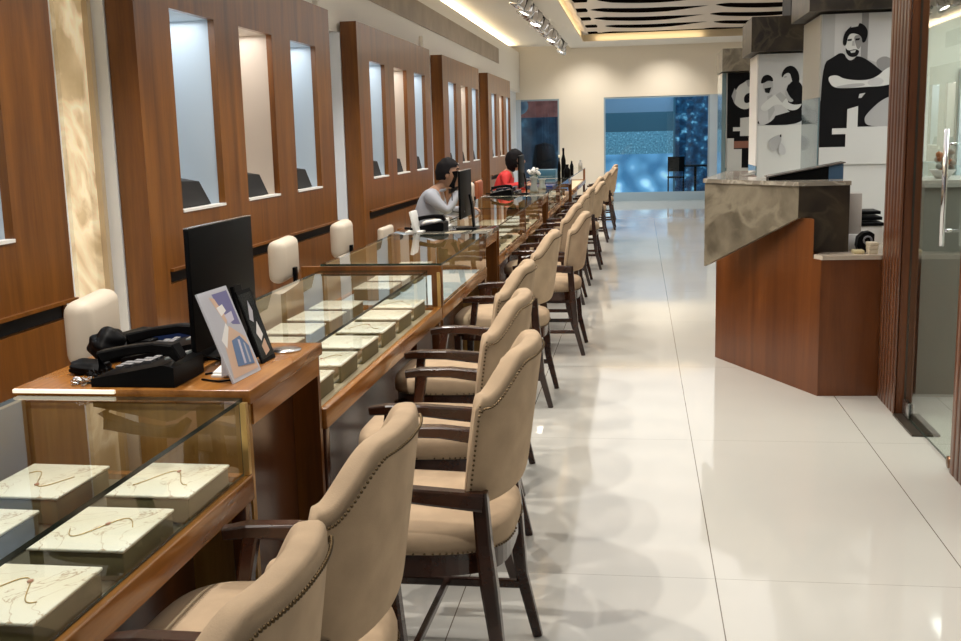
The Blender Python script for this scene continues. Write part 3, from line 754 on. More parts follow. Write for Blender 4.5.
mb = MB(); mb.lathe((-1.10, 3.16, .9005), [(.001, 0), (.05, 0), (.05, .004), (.001, .004)])
mb.bm.verts.ensure_lookup_table()
solo(mb, 'steel_coaster', STEEL, 'small round steel coaster at the foot of the monitor on the nearest desk', 'coaster')
for k, (pts, lab) in enumerate((([(-1.24, 2.98, .905), (-1.28, 2.84, .96), (-1.27, 2.78, .935), (-1.255, 2.72, .904), (-1.27, 2.69, .904)], 'thin black cable curling down from the large monitor'),
                   ([(-1.20, 2.74, .904), (-1.14, 2.72, .904), (-1.10, 2.76, .904), (-1.17, 2.84, .904), (-1.22, 2.80, .904)], 'dark cable looping on the desk at the foot of the acrylic frame'))):
    mb = MB(); q = [Vector(p) for p in pts]; sm = []
    for i in range(len(q)-1):
        p0, p1, p2, p3 = q[max(i-1, 0)], q[i], q[i+1], q[min(i+2, len(q)-1)]
        for s_ in range(8):
            u = s_/8; sm.append(.5*((2*p1)+(-p0+p2)*u+(2*p0-5*p1+4*p2-p3)*u*u+(-p0+3*p1-3*p2+p3)*u**3))
    mb.tube(sm, .003, 6); solo(mb, 'cable', BLACK, lab, 'cable')
mb = MB(); mb.box(-1.19, -1.11, 2.78, 2.90, .9005, .906); mb.box(-1.20, -1.12, 2.80, 2.92, .906, .911, rot=RZ(.15))
solo(mb, 'white_papers', PAPER, 'small stack of white cards behind the acrylic frame on the nearest desk', 'papers')
# items further along
mb = MB(); mb.box(-1.55, -1.53, 7.18, 7.36, .9025, 1.05, .003, rot=RY(-.2)); mb.box(-1.60, -1.48, 7.2, 7.34, .9005, .91)
solo(mb, 'calendar_stand', PAPER, 'white standing calendar beside the seated man\'s telephone', 'calendar')
mb = MB(); mb.box(-1.64, -1.36, 7.60, 7.74, .9005, .912); mb.box(-1.56, -1.38, 7.62, 7.74, .912, .955, .004, rot=RY(-.12)); 
solo(mb, 'paper_pile', PAPER, 'pile of white papers between the telephone and the seated man', 'papers')
mb = MB(); mb.box(-1.66, -1.36, 12.13, 12.5, .9005, .925, .004); mb.box(-1.62, -1.40, 12.17, 12.46, .925, .96, .006, rot=RY(-.1))
solo(mb, 'black_binder', plain('black_blue_binder', (.012, .016, .03), .25), 'black binder lying on the counter in front of the woman in red', 'binder')
mb = MB(); mb.box(-1.30, -1.06, 13.3, 13.8, .9005, .92, .004)
solo(mb, 'blue_tray', plain('blue_plastic', (.02, .05, .18), .25), 'flat dark blue tray on the counter beyond the flower vase', 'tray')
# vases
for k, (x, y, h, lab) in enumerate(((-1.20, 12.35, .17, 'clear glass vase of white flowers beside the third monitor on the counter'), (-1.16, 12.95, .12, 'short glass jar just beyond the flower vase on the counter'))):
    t = thing('glass_vase', lab, 'vase', (x, y, .9005))
    mb = MB(); mb.lathe((x, y, .9005), [(.002, 0), (.045, 0), (.05, .02), (.032, h*.55), (.04, h*.85), (.055, h), (.051, h), (.036, h*.85), (.028, h*.55), (.044, .02), (.002, .008)], 18); mb.build('vessel', GLEL if False else plain('pale_glass', (.36, .40, .37), .05, coat=1), t)
    if k == 0:
        mb = MB(); rnd = random.Random(3)
        for j in range(26):
            a, b = rnd.uniform(0, 2*PI), rnd.uniform(0, .07); mb.ball((x+b*math.cos(a), y+b*math.sin(a), .9+h+rnd.uniform(0, .10)), rnd.uniform(.014, .026), 1, (1, 1, .8))
        mb.build('white_blossoms', PAPER, t)
        mb = MB()
        for j in range(7): mb.tube([(x, y, .93), (x+.04*math.cos(j), y+.04*math.sin(j), .9+h+.03)], .002, 5)
        mb.build('stems', plain('green_stem', (.08, .16, .05), .6), t)
for k, (x, y, h, r, lab) in enumerate(((-1.10, 15.0, .36, .022, 'tall thin dark bottle with a pale neck on the far counter'), (-1.0-.06, 16.05, .20, .05, 'short round black jar on the far counter'), (-1.13, 16.3, .44, .035, 'tallest black bottle on the far counter'), (-1.05, 17.0, .25, .03, 'slim pale-capped bottle beyond the tallest black one'), (-1.08, 20.1, .16, .04, 'small grey canister at the very end of the counter'))):
    t = thing('counter_bottle', lab, 'bottle', (x, y, .9005))
    m_ = BLACK if k != 4 else plain('grey_tin', (.45, .43, .40), .4)
    mb = MB(); mb.lathe((x, y, .9005), [(.001, 0), (r, 0), (r, h*.6), (r*.45, h*.78), (r*.45, h*.9), (.001, h*.9)], 14); mb.build('vessel', m_, t)
    mb = MB(); mb.lathe((x, y, .9005+h*.9), [(.001, 0), (r*.5, 0), (r*.5, h*.1), (.001, h*.1)], 12); mb.build('cap', CREAM if k in (0, 3) else m_, t)
mb = MB(); mb.box(-1.60, -1.3, 16.9, 17.3, .9005, 1.0, .01)
solo(mb, 'counter_box', DTEAL, 'dark low box on the far counter beyond the blue tray', 'box')
# patterned ornament hanging at the counter front
t = thing('patterned_placard', 'black and white patterned placard standing inside the showcase under the flower vase', 'placard', (-1.10, 12.9, .6605))
mb = MB(); mb.box(-1.105, -1.095, 12.65, 13.15, .6605, .88); mb.build('board', BLACK, t)
mb = MB(); rnd = random.Random(9)
for j in range(26):
    y, z = rnd.uniform(12.69, 13.11), rnd.uniform(.685, .86); mb.tube([(-1.093, y+.018*math.cos(q), z+.014*math.sin(q)) for q in [2*PI*i/8 for i in range(9)]], .004, 4)
mb.build('white_swirls', PAPER, t)

# ------------------------------------------------------------------ people
def skin(verts, edges, radii, lv=2):
    me = bpy.data.meshes.new('t'); me.from_pydata([tuple(v) for v in verts], edges, []); o = bpy.data.objects.new('t', me); C.objects.link(o)
    o.modifiers.new('s', 'SKIN'); sv = me.skin_vertices[0].data
    for i, r in enumerate(radii): sv[i].radius = (r, r) if not isinstance(r, tuple) else r; sv[i].use_root = (i == 0)
    su = o.modifiers.new('u', 'SUBSURF'); su.levels = lv; su.render_levels = lv
    bpy.context.view_layer.update()
    dg = bpy.context.evaluated_depsgraph_get(); r = bpy.data.meshes.new_from_object(o.evaluated_get(dg))
    bpy.data.objects.remove(o); return r
def skin_into(mb, verts, edges, radii, lv=2):
    me = skin(verts, edges, radii, lv); n = len(mb.bm.faces); mb.bm.from_mesh(me); mb.bm.faces.ensure_lookup_table()
    for f_ in list(mb.bm.faces)[n:]: f_.smooth = True; f_.material_index = mb.cur
def chain(mb, pts, radii, lv=2): skin_into(mb, pts, [(i, i+1) for i in range(len(pts)-1)], radii, lv)
def hand(mb, wrist, dirv, side, curl=.5):
    """palm and five fingers from the wrist along dirv; side = thumb side direction"""
    w = Vector(wrist); d = Vector(dirv).normalized(); s_ = (Vector(side)-d*Vector(side).dot(d)).normalized(); n = d.cross(s_)
    chain(mb, [w, w+d*.035, w+d*.075], [(.020, .014), (.032, .014), (.034, .012)])
    for k, L in enumerate((.066, .074, .068, .054)):
        b = w+d*.065+s_*(.025-.0165*k)
        p = [b]; a = 0
        for j in range(3):
            a += curl*(.5+.2*j); p.append(p[-1]+(d*math.cos(a)+n*math.sin(a))*L*(.42, .32, .26)[j])
        chain(mb, p, [.0088, .0085, .0078, .0068], 1)
    b = w+d*.02+s_*.02
    chain(mb, [b, b+d*.02+s_*.022+n*.008, b+d*.045+s_*.026+n*.02, b+d*.062+s_*.022+n*.028], [.012, .0105, .0092, .0075], 1)
def person(label, base, cloth, hem, skinm, hairm, yaw, rarm, larm, lean, longhair, collar):
    """seated figure facing +x in its own frame; arms given as elbow and wrist points"""
    t = thing('person', label, 'person', base)
    B = Vector(base); rot = RZ(yaw)
    def G(p): return B+rot @ Vector(p)
    hip = (0, 0, .56); wst = (.03*lean, 0, .72); cst = (.10*lean, 0, .93); shz = 1.06; nk = (.17*lean, 0, 1.12); hd = (.25*lean, 0, 1.245)
    V = {'hip': (hip, .13), 'wst': (wst, .115), 'cst': (cst, .135), 'nb': ((.14*lean, 0, 1.05), .085), 'nk': (nk, .052), 'jaw': ((hd[0]-.02, 0, 1.175), .048), 'hd': (hd, .06),
         'rs': ((.13*lean, -.165, shz), .052), 're': (rarm[0], .034), 'rw': (rarm[1], .023), 'ls': ((.13*lean, .165, shz), .052), 'le': (larm[0], .034), 'lw': (larm[1], .026),
         'rh': ((.05, -.10, .54), .09), 'rk': ((.42, -.13, .505), .058), 'ra': ((.40, -.13, .10), .042), 'rt': ((.52, -.14, .045), .035), 'lh': ((.05, .10, .54), .09), 'lk': ((.42, .13, .505), .058), 'la': ((.38, .13, .10), .042), 'lt': ((.50, .14, .045), .035)}
    E = [('hip', 'wst'), ('wst', 'cst'), ('cst', 'nb'), ('nb', 'nk'), ('nk', 'jaw'), ('jaw', 'hd'), ('nb', 'rs'), ('rs', 're'), ('re', 'rw'), ('nb', 'ls'), ('ls', 'le'), ('le', 'lw'), ('hip', 'rh'), ('rh', 'rk'), ('rk', 'ra'), ('ra', 'rt'), ('hip', 'lh'), ('lh', 'lk'), ('lk', 'la'), ('la', 'lt')]
    def sub(names, grow):
        ix = {n: i for i, n in enumerate(names)}
        return [G(V[n][0]) for n in names], [(ix[a], ix[b]) for a, b in E if a in ix and b in ix], [V[n][1]+grow for n in names]
    mb = MB(); names = list(V); skin_into(mb, *sub(names, -.004))
    H = Vector(hd)
    vs = mb.ball((0, 0, 0), 1, 4)
    for v in vs:
        c = v.co.copy(); nar = 1-.28*max(0, -c.z)**1.5; jaw = .012*max(0, -c.z)*max(0, c.x)
        v.co = G(H+Vector((c.x*.098*(1-.06*max(0, -c.z))+jaw, c.y*.076*nar, c.z*.122-.008)))
    mb.ball(G(H+Vector((.100, 0, -.022))), .014, 2, (1.2, .8, 1.5))                       # nose
    for s_ in (-1, 1): mb.ball(G(H+Vector((-.005, s_*.080, -.018))), .022, 2, (.8, .35, 1.3))   # ears
    for (el, wr), sd in ((rarm, 1), (larm, -1)):
        d = (Vector(wr)-Vector(el)).normalized(); hand(mb, G(wr), rot @ (d+Vector((.25, 0, 0))), rot @ Vector((.3, .9*sd, .3)), .55)
    mb.build('body', skinm, t)
    mb = MB(); skin_into(mb, *sub(['hip', 'wst', 'cst', 'nb', 'rs', 're', 'rw', 'ls', 'le', 'lw'], .009))
    if collar: mb.tube([G((nk[0]+.055*math.cos(a), .055*math.sin(a), nk[2]-.025+.012*math.cos(a))) for a in [2*PI*k/14 for k in range(15)]], .013, 6)
    mb.build('shirt', cloth, t)
    mb = MB(); skin_into(mb, *sub(['hip', 'rh', 'rk', 'ra', 'lh', 'lk', 'la'], .012)); mb.build('trousers', hem, t)
    for s_ in (-1, 1):
        mb = MB(); chain(mb, [G((.37, s_*.13, .05)), G((.46, s_*.135, .045)), G((.55, s_*.14, .04))], [.045, .046, .036]); mb.build('shoe', BLACK, t)
    mb = MB(); vs = mb.ball((0, 0, 0), 1, 4, (1, 1, 1)); dele = []
    for v in list(vs):
        c = v.co.copy()
        hl = .50-.25*abs(c.y) if c.x > .35 else (-.10 if c.x > .02 else (-.42 if not longhair else -.95))
        if longhair and abs(c.y) > .7 and c.x < .45: hl = -.8
        if c.z < hl: dele.append(v)
        k = 1.0+.015*math.sin(12*c.x+9*c.y)+.015*math.sin(14*c.z)
        r = Vector((.110, .089, .135)) if not longhair else Vector((.120, .104, .142))
        v.co = G(H+Vector((-.010 if not longhair else -.018, 0, -.002))+Vector((c.x*r.x*k, c.y*r.y*k, c.z*r.z*k)))
    bmesh.ops.delete(mb.bm, geom=dele, context='VERTS')
    if longhair: mb.ball(G(H+Vector((-.055, 0, -.07))), .08, 3, (.8, 1.1, 1.0))
    mb.build('hair', hairm, t)
    for s_ in (-1, 1):
        mb = MB(); mb.ball(G(H+Vector((.084, s_*.030, .002))), .011, 2); mb.mat(BLACK); mb.ball(G(H+Vector((.0925, s_*.030, .002))), .0058, 1)
        mb.mats[0] = PAPER; mb.build('eye', None, t) if len(mb.mats) > 1 else None
    mb = MB(); mb.tube([G(H+Vector((.082-.25*abs(y)**1.3, y, -.052))) for y in (-.026, -.013, 0, .013, .026)], .005, 6); mb.build('mouth', plain('lips', (.30, .10, .08), .5), t)
    for s_ in (-1, 1):
        mb = MB(); mb.tube([G(H+Vector((.088, s_*.018, .034))), G(H+Vector((.086, s_*.034, .04))), G(H+Vector((.074, s_*.052, .034)))], .0045, 5); mb.build('eyebrow', hairm, t)
    return t, G
SK1 = plain('brown_skin', (.34, .19, .12), .5); SK2 = plain('light_brown_skin', (.44, .25, .17), .5); HAIR = plain('black_hair', (.006, .005, .006), .8, spec=.15)
SHIRT = plain('light_grey_shirt', (.36, .38, .43), .75, bump=.2, bscale=120); RED = plain('red_top', (.62, .03, .03), .75); TRO = plain('dark_trousers', (.02, .022, .03), .8)
t, G = person('man in a light grey shirt seated behind the counter holding a handset to his face', (-1.885, 9.0, .0), SHIRT, TRO, SK1, HAIR, 0,
           ((.30, -.17, .925), (.375, -.075, 1.10)), ((.20, .24, .90), (.42, .14, .93)), 1.15, False, True)
t = thing('telephone_receiver', 'black handset with a cord held at the face of the man in the light shirt', 'telephone', tuple(G((.35, -.125, 1.10))))
mb = MB(); mb.bar([G((.33, -.125, 1.13)), G((.345, -.125, 1.17)), G((.365, -.12, 1.22)), G((.36, -.12, 1.265))], [.035, .03, .03, .04], [.05, .03, .03, .05]); mb.build('handset', BLACK, t)
mb = MB(); mb.tube([G((.33, -.125, 1.13)), G((.335, -.155, 1.02)), G((.34, -.165, .93)), G((.45, -.15, .915)), (-1.46, 8.0, .906)], .004, 6); mb.build('cord', BLACK, t)
t, G = person('woman with black hair in a red top seated behind the counter beyond the man', (-1.76, 13.3, .0), RED, TRO, SK2, HAIR, 0,
           ((.14, -.22, .93), (.36, -.16, .94)), ((.14, .24, .92), (.36, .14, .94)), 1.0, True, False)
# seats under them
def make_office(t, m, hb=1.0):
    x, y = t.location.x, t.location.y
    mb = MB(); mb.box(x-.22, x+.18, y-.22, y+.22, .385, .43, .02); mb.build('seat', m, t)
    mb = MB(); mb.box(x-.27, x-.21, y-.20, y+.20, .62, hb, .025, seg=3); mb.build('backrest', m, t)
    mb = MB(); mb.bar([(x-.21, y, .42), (x-.29, y, .46), (x-.285, y, .70)], .05, .02); mb.build('back_support', BLACK, t)
    mb = MB(); mb.tube([(x, y, .05), (x, y, .40)], .025); mb.build('column', STEEL, t)
    mb = MB()
    for k in range(5):
        a = 2*PI*k/5+.3; mb.bar([(x, y, .08), (x+.25*math.cos(a), y+.25*math.sin(a), .03)], .035, .025)
    mb.build('star_base', BLACK, t)
t = thing('office_chair', 'white office chair the man in the light shirt sits on', 'chair', (-1.93, 9.0, 0)); make_office(t, FABS, .80)
t = thing('office_chair', 'orange brown leather chair the woman in red sits on', 'chair', (-1.75, 13.3, 0)); make_office(t, plain('tan_leather', (.36, .11, .045), .4))

# ------------------------------------------------------------------ reception desk
t = thing('reception_desk', 'angular reception desk of reddish wood with a slanted brown marble front', 'desk', (1.0, 6.8, 0))
A, B_, C_ = (.522, 7.384), (1.033, 6.288), (1.362, 6.303)
mb = MB(); mb.prism([A, B_, C_, (1.362, 6.305), (1.57, 6.305), (1.57, 7.384)], 0, .80); mb.build('body', WR, t)
B2 = (1.0, 6.36)
mb = MB(); mb.prism([(A[0], A[1]), B2, (1.002, 6.44), (.60, 7.44)], .80, 1.029); mb.prism([(.56, 7.38), (.965, 6.53), (1.0, 6.56), (.62, 7.42)], 1.029, 1.212); mb.build('upper_front', WR, t)
mb = MB(); mb.prism([(1.003, 6.36), (1.040, 6.280), (1.362, 6.295), (1.362, 6.303), (1.57, 6.303), (1.57, 7.384), (.66, 7.384), (1.07, 6.42)], .801, .826); mb.build('ledge_top', STONEC, t)
nrm = Vector((.64, .499, 0)).normalized()*.028
TL, TR, BR, BL = Vector((.424, 7.1, 1.215)), Vector((.923, 6.46, 1.215)), Vector((.923, 6.46, 1.03)), Vector((.424, 7.1, .67))
mb = MB(); fr = [TL, TR, BR, BL]; mb.hull(fr, [p+nrm for p in fr]); mb.build('marble_front', STONE, t)
mb = MB(); mb.prism([(.925, 6.455), (1.215, 6.475), (1.215, 6.56), (1.07, 6.56), (1.07, 6.50), (.93, 6.495)], 1.031, 1.215)
mb.prism([(.965, 6.458), (1.215, 6.475), (1.215, 6.56), (1.08, 6.56), (1.08, 6.52), (.965, 6.50)], .8265, 1.031); mb.build('marble_end', STONED, t)
mb = MB(); mb.prism([(.412, 7.10), (.918, 6.445), (1.22, 6.465), (1.22, 6.86), (1.02, 6.86), (.66, 7.35), (.88, 8.4), (.66, 8.4)], 1.2155, 1.24); mb.build('marble_top', STONEC2 if False else veined('grey_brown_marble', (.34, .31, .26), (.5, .46, .38), scale=3, rough=.12, mottle=(.22, .19, .15)), t)
mb = MB(); mb.prism([(.60, 7.5), (.80, 7.42), (.87, 8.38), (.68, 8.38)], 0, 1.2145); mb.build('rear_wing', WR, t)
mb = MB(); mb.box(.965, .99, 6.40, 6.43, 1.00, 1.02); mb.build('bracket', plain('pale_wood', (.5, .3, .18), .5), t) if False else mb.bm.free()
t = thing('sloping_document_stand', 'black sloping stand with a blue end on top of the reception desk', 'stand', (1.0, 6.75, 1.2405))
mb = MB(); fr = [(.78, 6.70, 1.2405), (1.13, 6.70, 1.2405), (1.13, 6.70, 1.318), (.78, 6.70, 1.258)]; mb.hull(fr, [(x, 6.84, z) for x, y, z in fr]); mb.build('wedge', BLACK, t)
mb = MB(); fr = [(1.13, 6.70, 1.2405), (1.215, 6.70, 1.2405), (1.215, 6.70, 1.333), (1.13, 6.70, 1.318)]; mb.hull(fr, [(x, 6.84, z) for x, y, z in fr]); mb.build('blue_end', plain('slate_blue', (.04, .09, .16), .4), t)
mb = MB(); fr = [(.77, 6.69, 1.2585), (1.225, 6.69, 1.3365), (1.225, 6.69, 1.3425), (.77, 6.69, 1.2645)]; mb.hull(fr, [(x, 6.85, z) for x, y, z in fr]); mb.build('lid', plain('brown_grey_lid', (.10, .085, .075), .25), t)
# clutter on the low ledge
mb = MB(); mb.box(1.33, 1.50, 6.89, 7.22, .8265, .940, .006)
solo(mb, 'white_drawer_unit', PAPER, 'white drawer unit under the black letter trays on the reception ledge', 'drawer unit')
mb = MB(); mb.box(1.23, 1.31, 6.60, 6.66, .9185, 1.16, .004)
solo(mb, 'grey_box_file', plain('warm_grey_card', (.42, .38, .34), .6), 'upright grey box file behind the dark marble end of the reception desk', 'box file')
mb = MB(); mb.box(1.19, 1.32, 6.58, 6.86, .8265, .9180, .006)
solo(mb, 'white_drawer_box', PAPER, 'white drawer box under the grey box file on the reception ledge', 'box')
for k in range(3):
    mb = MB(); mb.box(1.325+.02*k, 1.50, 6.88+.05*k, 7.2, .9405+.032*k, .9405+.032*k+.02, .003)
    solo(mb, 'black_letter_tray', BLACK, f'black letter tray, {["lowest", "middle", "topmost"][k]} of the stack on the white drawer unit', 'letter tray', 'letter trays on the reception ledge')
mb = MB(); mb.box(1.16, 1.26, 6.40, 6.48, .8265, .846, .003)
solo(mb, 'yellow_note_block', plain('pale_yellow_paper', (.62, .54, .32), .7), 'small pale yellow note block at the front of the reception ledge', 'note block') if False else mb.bm.free()
mb = MB(); mb.box(1.225, 1.285, 6.36, 6.44, .8265, .846, .003)
solo(mb, 'note_block', plain('pale_yellow_paper', (.62, .54, .32), .7), 'small pale yellow note block at the front of the reception ledge', 'note block')
for k in range(3):
    mb = MB(); mb.box(1.305, 1.355, 6.34, 6.42, .8265+.022*k, .8265+.022*k+.0215, .002, rot=RZ(.06*k))
    solo(mb, 'cream_card_box', plain('cream_card', (.66, .58, .44), .6), f'cream card box, {["bottom", "middle", "top"][k]} of the little pile beside the wooden column', 'box', 'cream card boxes by the column')
t = thing('tape_dispenser', 'rounded black tape dispenser on the reception ledge beside the column', 'tape dispenser', (1.31, 6.49, .8265))
mb = MB(); fr = [(1.275, 6.46, .8268), (1.355, 6.46, .8268), (1.358, 6.46, .93), (1.335, 6.46, .945), (1.30, 6.46, .94), (1.268, 6.46, .91), (1.262, 6.46, .86)]; mb.hull(fr, [(x, 6.54, z) for x, y, z in fr]); mb.build('body', BLACK, t)
mb = MB(); mb.tube([(1.32+.022*math.cos(a), 6.457, .895+.022*math.sin(a)) for a in [2*PI*k/12 for k in range(13)]], .006, 6); mb.build('tape_roll', plain('grey_plastic', (.2, .2, .22), .3), t)

# ------------------------------------------------------------------ poster boxes behind the reception
PW = plain('poster_white', (.66, .68, .66), .35); PG = plain('poster_grey', (.42, .43, .43), .35); PL = plain('poster_light', (.55, .56, .56), .35); PK = plain('poster_black', (.005, .005, .006), .6, spec=.15); PM = plain('poster_mid', (.26, .26, .26), .35); PR = plain('poster_brick', (.28, .12, .08), .5)
def poster(name, X0, X1, Z0, Z1, Y, depth, px0, px1, py0, py1, shapes, label, side_hi=WHITE, zsplit=None):
    t = thing(name, label, 'poster box', ((X0+X1)/2, Y+depth/2, 0), 'tall poster boxes behind the reception')
    mb = MB(); mb.box(X0, X1, Y, Y+depth, 0, Z1); bx_ = mb.build('box', PW, t)
    kx = (X1-X0)/(px1-px0); kz = (Z1-Z0)/(py1-py0); mb = MB(); i = 0
    def soft(p):
        if len(p) < 5 or sum(abs(p[i][0]-p[i-1][0]) < 1.2 or abs(p[i][1]-p[i-1][1]) < 1.2 for i in range(len(p))) > len(p)*.6: return p
        for _ in range(2): p = [q for i in range(len(p)) for q in ((p[i-1][0]*.25+p[i][0]*.75, p[i-1][1]*.25+p[i][1]*.75), (p[i][0]*.75+p[(i+1) % len(p)][0]*.25, p[i][1]*.75+p[(i+1) % len(p)][1]*.25))]
        return p
    for col, pts in shapes:
        pts = soft(pts); mb.mat(col); i += 1; e = Y-.0015-.0004*i
        P2 = [(X0+(min(max(x, px0), px1)-px0)*kx, e, Z1-(min(max(y, py0), py1)-py0)*kz) for x, y in pts]
        mb.quad(P2)
    mb.build('printed_picture', None, bx_)
    if zsplit:
        mb = MB(); mb.box(X0-.012, X0-.002, Y, Y+depth, 0.8, zsplit); mb.build('side_glass', GLEL, t)
        mb = MB(); mb.box(X0-.012, X0-.002, Y, Y+depth, zsplit+.001, Z1); mb.build('side_panel', side_hi, t)
    return t
R3 = [(PG, [(822, 14), (900, 14), (900, 127), (822, 127)]), (PL, [(835, 14), (862, 14), (862, 100), (835, 100)]), (PM, [(862, 14), (869, 14), (869, 70), (862, 60)]), (PL, [(869, 14), (900, 14), (900, 70), (869, 60)]), (PM, [(877, 60), (890, 56), (900, 70), (890, 75), (880, 70)]),
      (PK, [(824, 62), (833, 57), (843, 51), (851, 60), (859, 55), (872, 62), (884, 72), (900, 84), (900, 127), (861, 127), (850, 134), (850, 147), (822, 147), (822, 110)]),
      (PK, [(822, 100), (850, 100), (850, 147), (822, 147)]), (PL, [(845, 42), (858, 40), (860, 54), (852, 62), (845, 55)]),
      (PW, [(846, 34), (862, 33), (863, 44), (860, 52), (852, 55), (846, 48)]),
      (PM, [(854, 36), (862, 35), (863, 45), (859, 51), (856, 44)]),
      (PK, [(843, 45), (844, 34), (849, 28), (857, 23), (864, 25), (869, 32), (867, 42), (863, 44), (862, 36), (852, 33), (848, 37), (847, 46)]),
      (PL, [(852, 25), (860, 23), (858, 27), (851, 28)]),
      (PK, [(846, 47), (849, 51), (856, 49), (861, 51), (858, 57), (851, 57), (847, 53)]), (PL, [(851, 51), (857, 50), (856, 52.5), (852, 53)]),
      (PK, [(848, 39.5), (852.5, 39), (852, 41), (848, 41)]), (PK, [(856, 39), (860.5, 38.6), (860, 40.5), (856, 41)]), (PG, [(853, 41), (855, 41), (855.5, 46), (852.5, 46)]),
      (PW, [(828, 76), (838, 74), (846, 79), (868, 81), (880, 77), (888, 69), (900, 66), (900, 84), (884, 87), (872, 87), (848, 88), (834, 87)]), (PG, [(834, 87), (848, 88), (868, 86), (866, 83), (848, 84)]),
      (PL, [(869, 81), (880, 77), (888, 82), (880, 87), (871, 86)]),
      (PL, [(862, 94), (868, 93), (864, 98), (861, 98)]),
      (PG, [(900, 95), (885, 100), (872, 112), (867, 119), (871, 127), (900, 127)]),
      (PW, [(850, 109), (861, 106), (861, 127), (900, 127), (900, 165), (822, 165), (822, 147), (849, 147), (849, 134), (835, 134), (835, 128), (850, 128)])]
poster('poster_box', 1.275, 1.90, 1.284, 2.33, 8.0, .78, 822, 916, 14, 165, R3, 'tall white poster box printed with a bearded man and a large white cross', plain('grey_cream', (.46, .45, .39), .4), 1.76)
for z in (1.20, 1.30):
    pass
R2 = [(PL, [(759, 54), (805, 54), (805, 125), (759, 125)]), (PK, [(759, 119), (775, 116), (790, 112), (805, 108), (805, 125), (759, 125)]),
      (PL, [(760, 95), (766, 91), (773, 93), (780, 100), (777, 118), (766, 125), (759, 124)]), (PG, [(768, 96), (773, 94), (776, 110), (770, 121)]),
      (PK, [(787, 86), (793, 81), (800, 82), (804, 90), (804, 113), (790, 113), (786, 104)]),
      (PL, [(783, 73), (790, 71), (793, 80), (789, 86), (784, 82)]), (PK, [(782, 79), (782, 73), (786, 67), (793, 66), (799, 73), (800, 84), (794, 87), (792, 80), (790, 73), (785, 74)]), (PM, [(784.5, 77), (787, 76.5), (787, 77.5), (784.5, 78)]),
      (PG, [(763, 82), (773, 80), (774, 88), (770, 94), (764, 91)]), (PK, [(761, 83), (763, 76), (768, 74), (773, 77), (774, 82), (769, 80), (764, 83)]), (PK, [(765, 88), (772, 87), (770, 93), (766, 92)]),
      (PW, [(766, 112), (760, 107), (770, 98), (778, 93), (786, 96), (790, 103), (783, 105), (776, 104)]), (PW, [(775, 94), (782, 97), (792, 105), (800, 105), (803, 104), (799, 110), (790, 111), (780, 103)]), (PG, [(776, 95), (781, 92), (787, 98), (783, 103)]),
      (PG, [(786, 88), (790, 97), (795, 101), (791, 103), (786, 98)]),
      (PG, [(769, 142), (776, 136), (783, 134), (783, 143), (777, 152), (772, 150)]), (PL, [(782, 142), (787, 147), (788, 155), (781, 155), (780, 149)]), (PK, [(781.5, 134.5), (783, 134.5), (783, 137), (781.5, 137)])]
poster('poster_box', 1.003, 1.385, 1.235, 2.172, 9.5, .6, 759, 805, 54, 166, R2, 'poster box printed with a man and a dark-haired woman', WHITE, 1.236)
R1 = [(PK, [(728, 73), (752, 73), (752, 168), (728, 168)]), (PW, [(733, 99), (738, 86), (744, 83), (748, 80), (752, 81), (752, 108), (744, 110), (736, 105)]), (PK, [(744, 97), (748, 93), (752, 94), (752, 102), (745, 104)]), (PG, [(732, 96), (735, 88), (737, 92), (735, 103)]), (PG, [(746, 81), (752, 80), (752, 87), (748, 87)]),
      (PW, [(741, 118), (752, 117), (752, 136), (741, 136), (741, 131), (734, 131), (734, 127), (741, 127)]), (PW, [(728, 138), (735, 138), (735, 149), (743, 149), (743, 168), (728, 168)]), (PR, [(735, 141), (752, 141), (752, 148), (735, 148)])]
poster('poster_box', .945, 1.2, 1.138, 2.15, 12.0, .6, 728, 752, 73, 168, R1, 'black poster box with pale figures and a white cross, farthest of three', WHITE, 1.139)
def solo_box(x0, x1, y0, y1, z0, z1, name, m, lab, cat, grp=None):
    mb = MB(); mb.box(x0, x1, y0, y1, z0, z1); return solo(mb, name, m, lab, cat, grp)
solo_box(1.17, 2.3, 7.9, 8.8, 2.345, 3.395, 'marble_bulkhead', STONED, 'brown marble bulkhead above the poster of the bearded man', 'bulkhead', 'marble bulkheads above the posters')
solo_box(.93, 1.42, 9.4, 10.2, 2.185, 2.47, 'marble_bulkhead', STONED, 'dark marble block above the poster of the couple', 'bulkhead', 'marble bulkheads above the posters')
solo_box(.88, 1.25, 11.9, 12.7, 2.165, 2.40, 'marble_bulkhead', STONE, 'lighter brown marble block above the farthest poster', 'bulkhead', 'marble bulkheads above the posters')
solo_box(1.40, 1.62, 10.6, 11.2, 0.0, 3.56, 'dark_column', BLACKM, 'dark brown wooden column behind the poster of the couple', 'column')
mb = MB(); mb.box(.885, .93, 11.98, 12.6, 0.0, 2.15); solo(mb, 'glass_fin', GLEL, 'pale green glass fin left of the farthest poster', 'glass panel')

# ------------------------------------------------------------------ fluted columns and glass door
def fluted(x0, x1, y0, y1, lab, pitch=.062):
    t = thing('fluted_column', lab, 'column', ((x0+x1)/2, (y0+y1)/2, 0), 'fluted wooden columns beside the glass door')
    mb = MB(); mb.box(x0+.012, x1, y0, y1, 0, 3.395); mb.build('core', WCOL, t)
    mb = MB(); n = int((y1-y0)/pitch); p = (y1-y0)/n
    for k in range(n):
        a = y0+k*p+.006; b = y0+(k+1)*p-.006
        mb.box(x0, x0+.0115, a, b, 0, 3.395, .004, seg=1)
    mb.build('flutes', WCOL, t)
    return t
fluted(1.367, 1.462, 5.87, 6.29, 'tall reddish fluted wooden column joining the end of the reception desk')
fluted(1.382, 1.56, 4.2, 4.865, 'fluted wooden column nearest the camera, on the near side of the glass door')
t = thing('glass_door', 'tall frameless glass door with a vertical steel handle', 'door', (1.42, 5.3, 0))
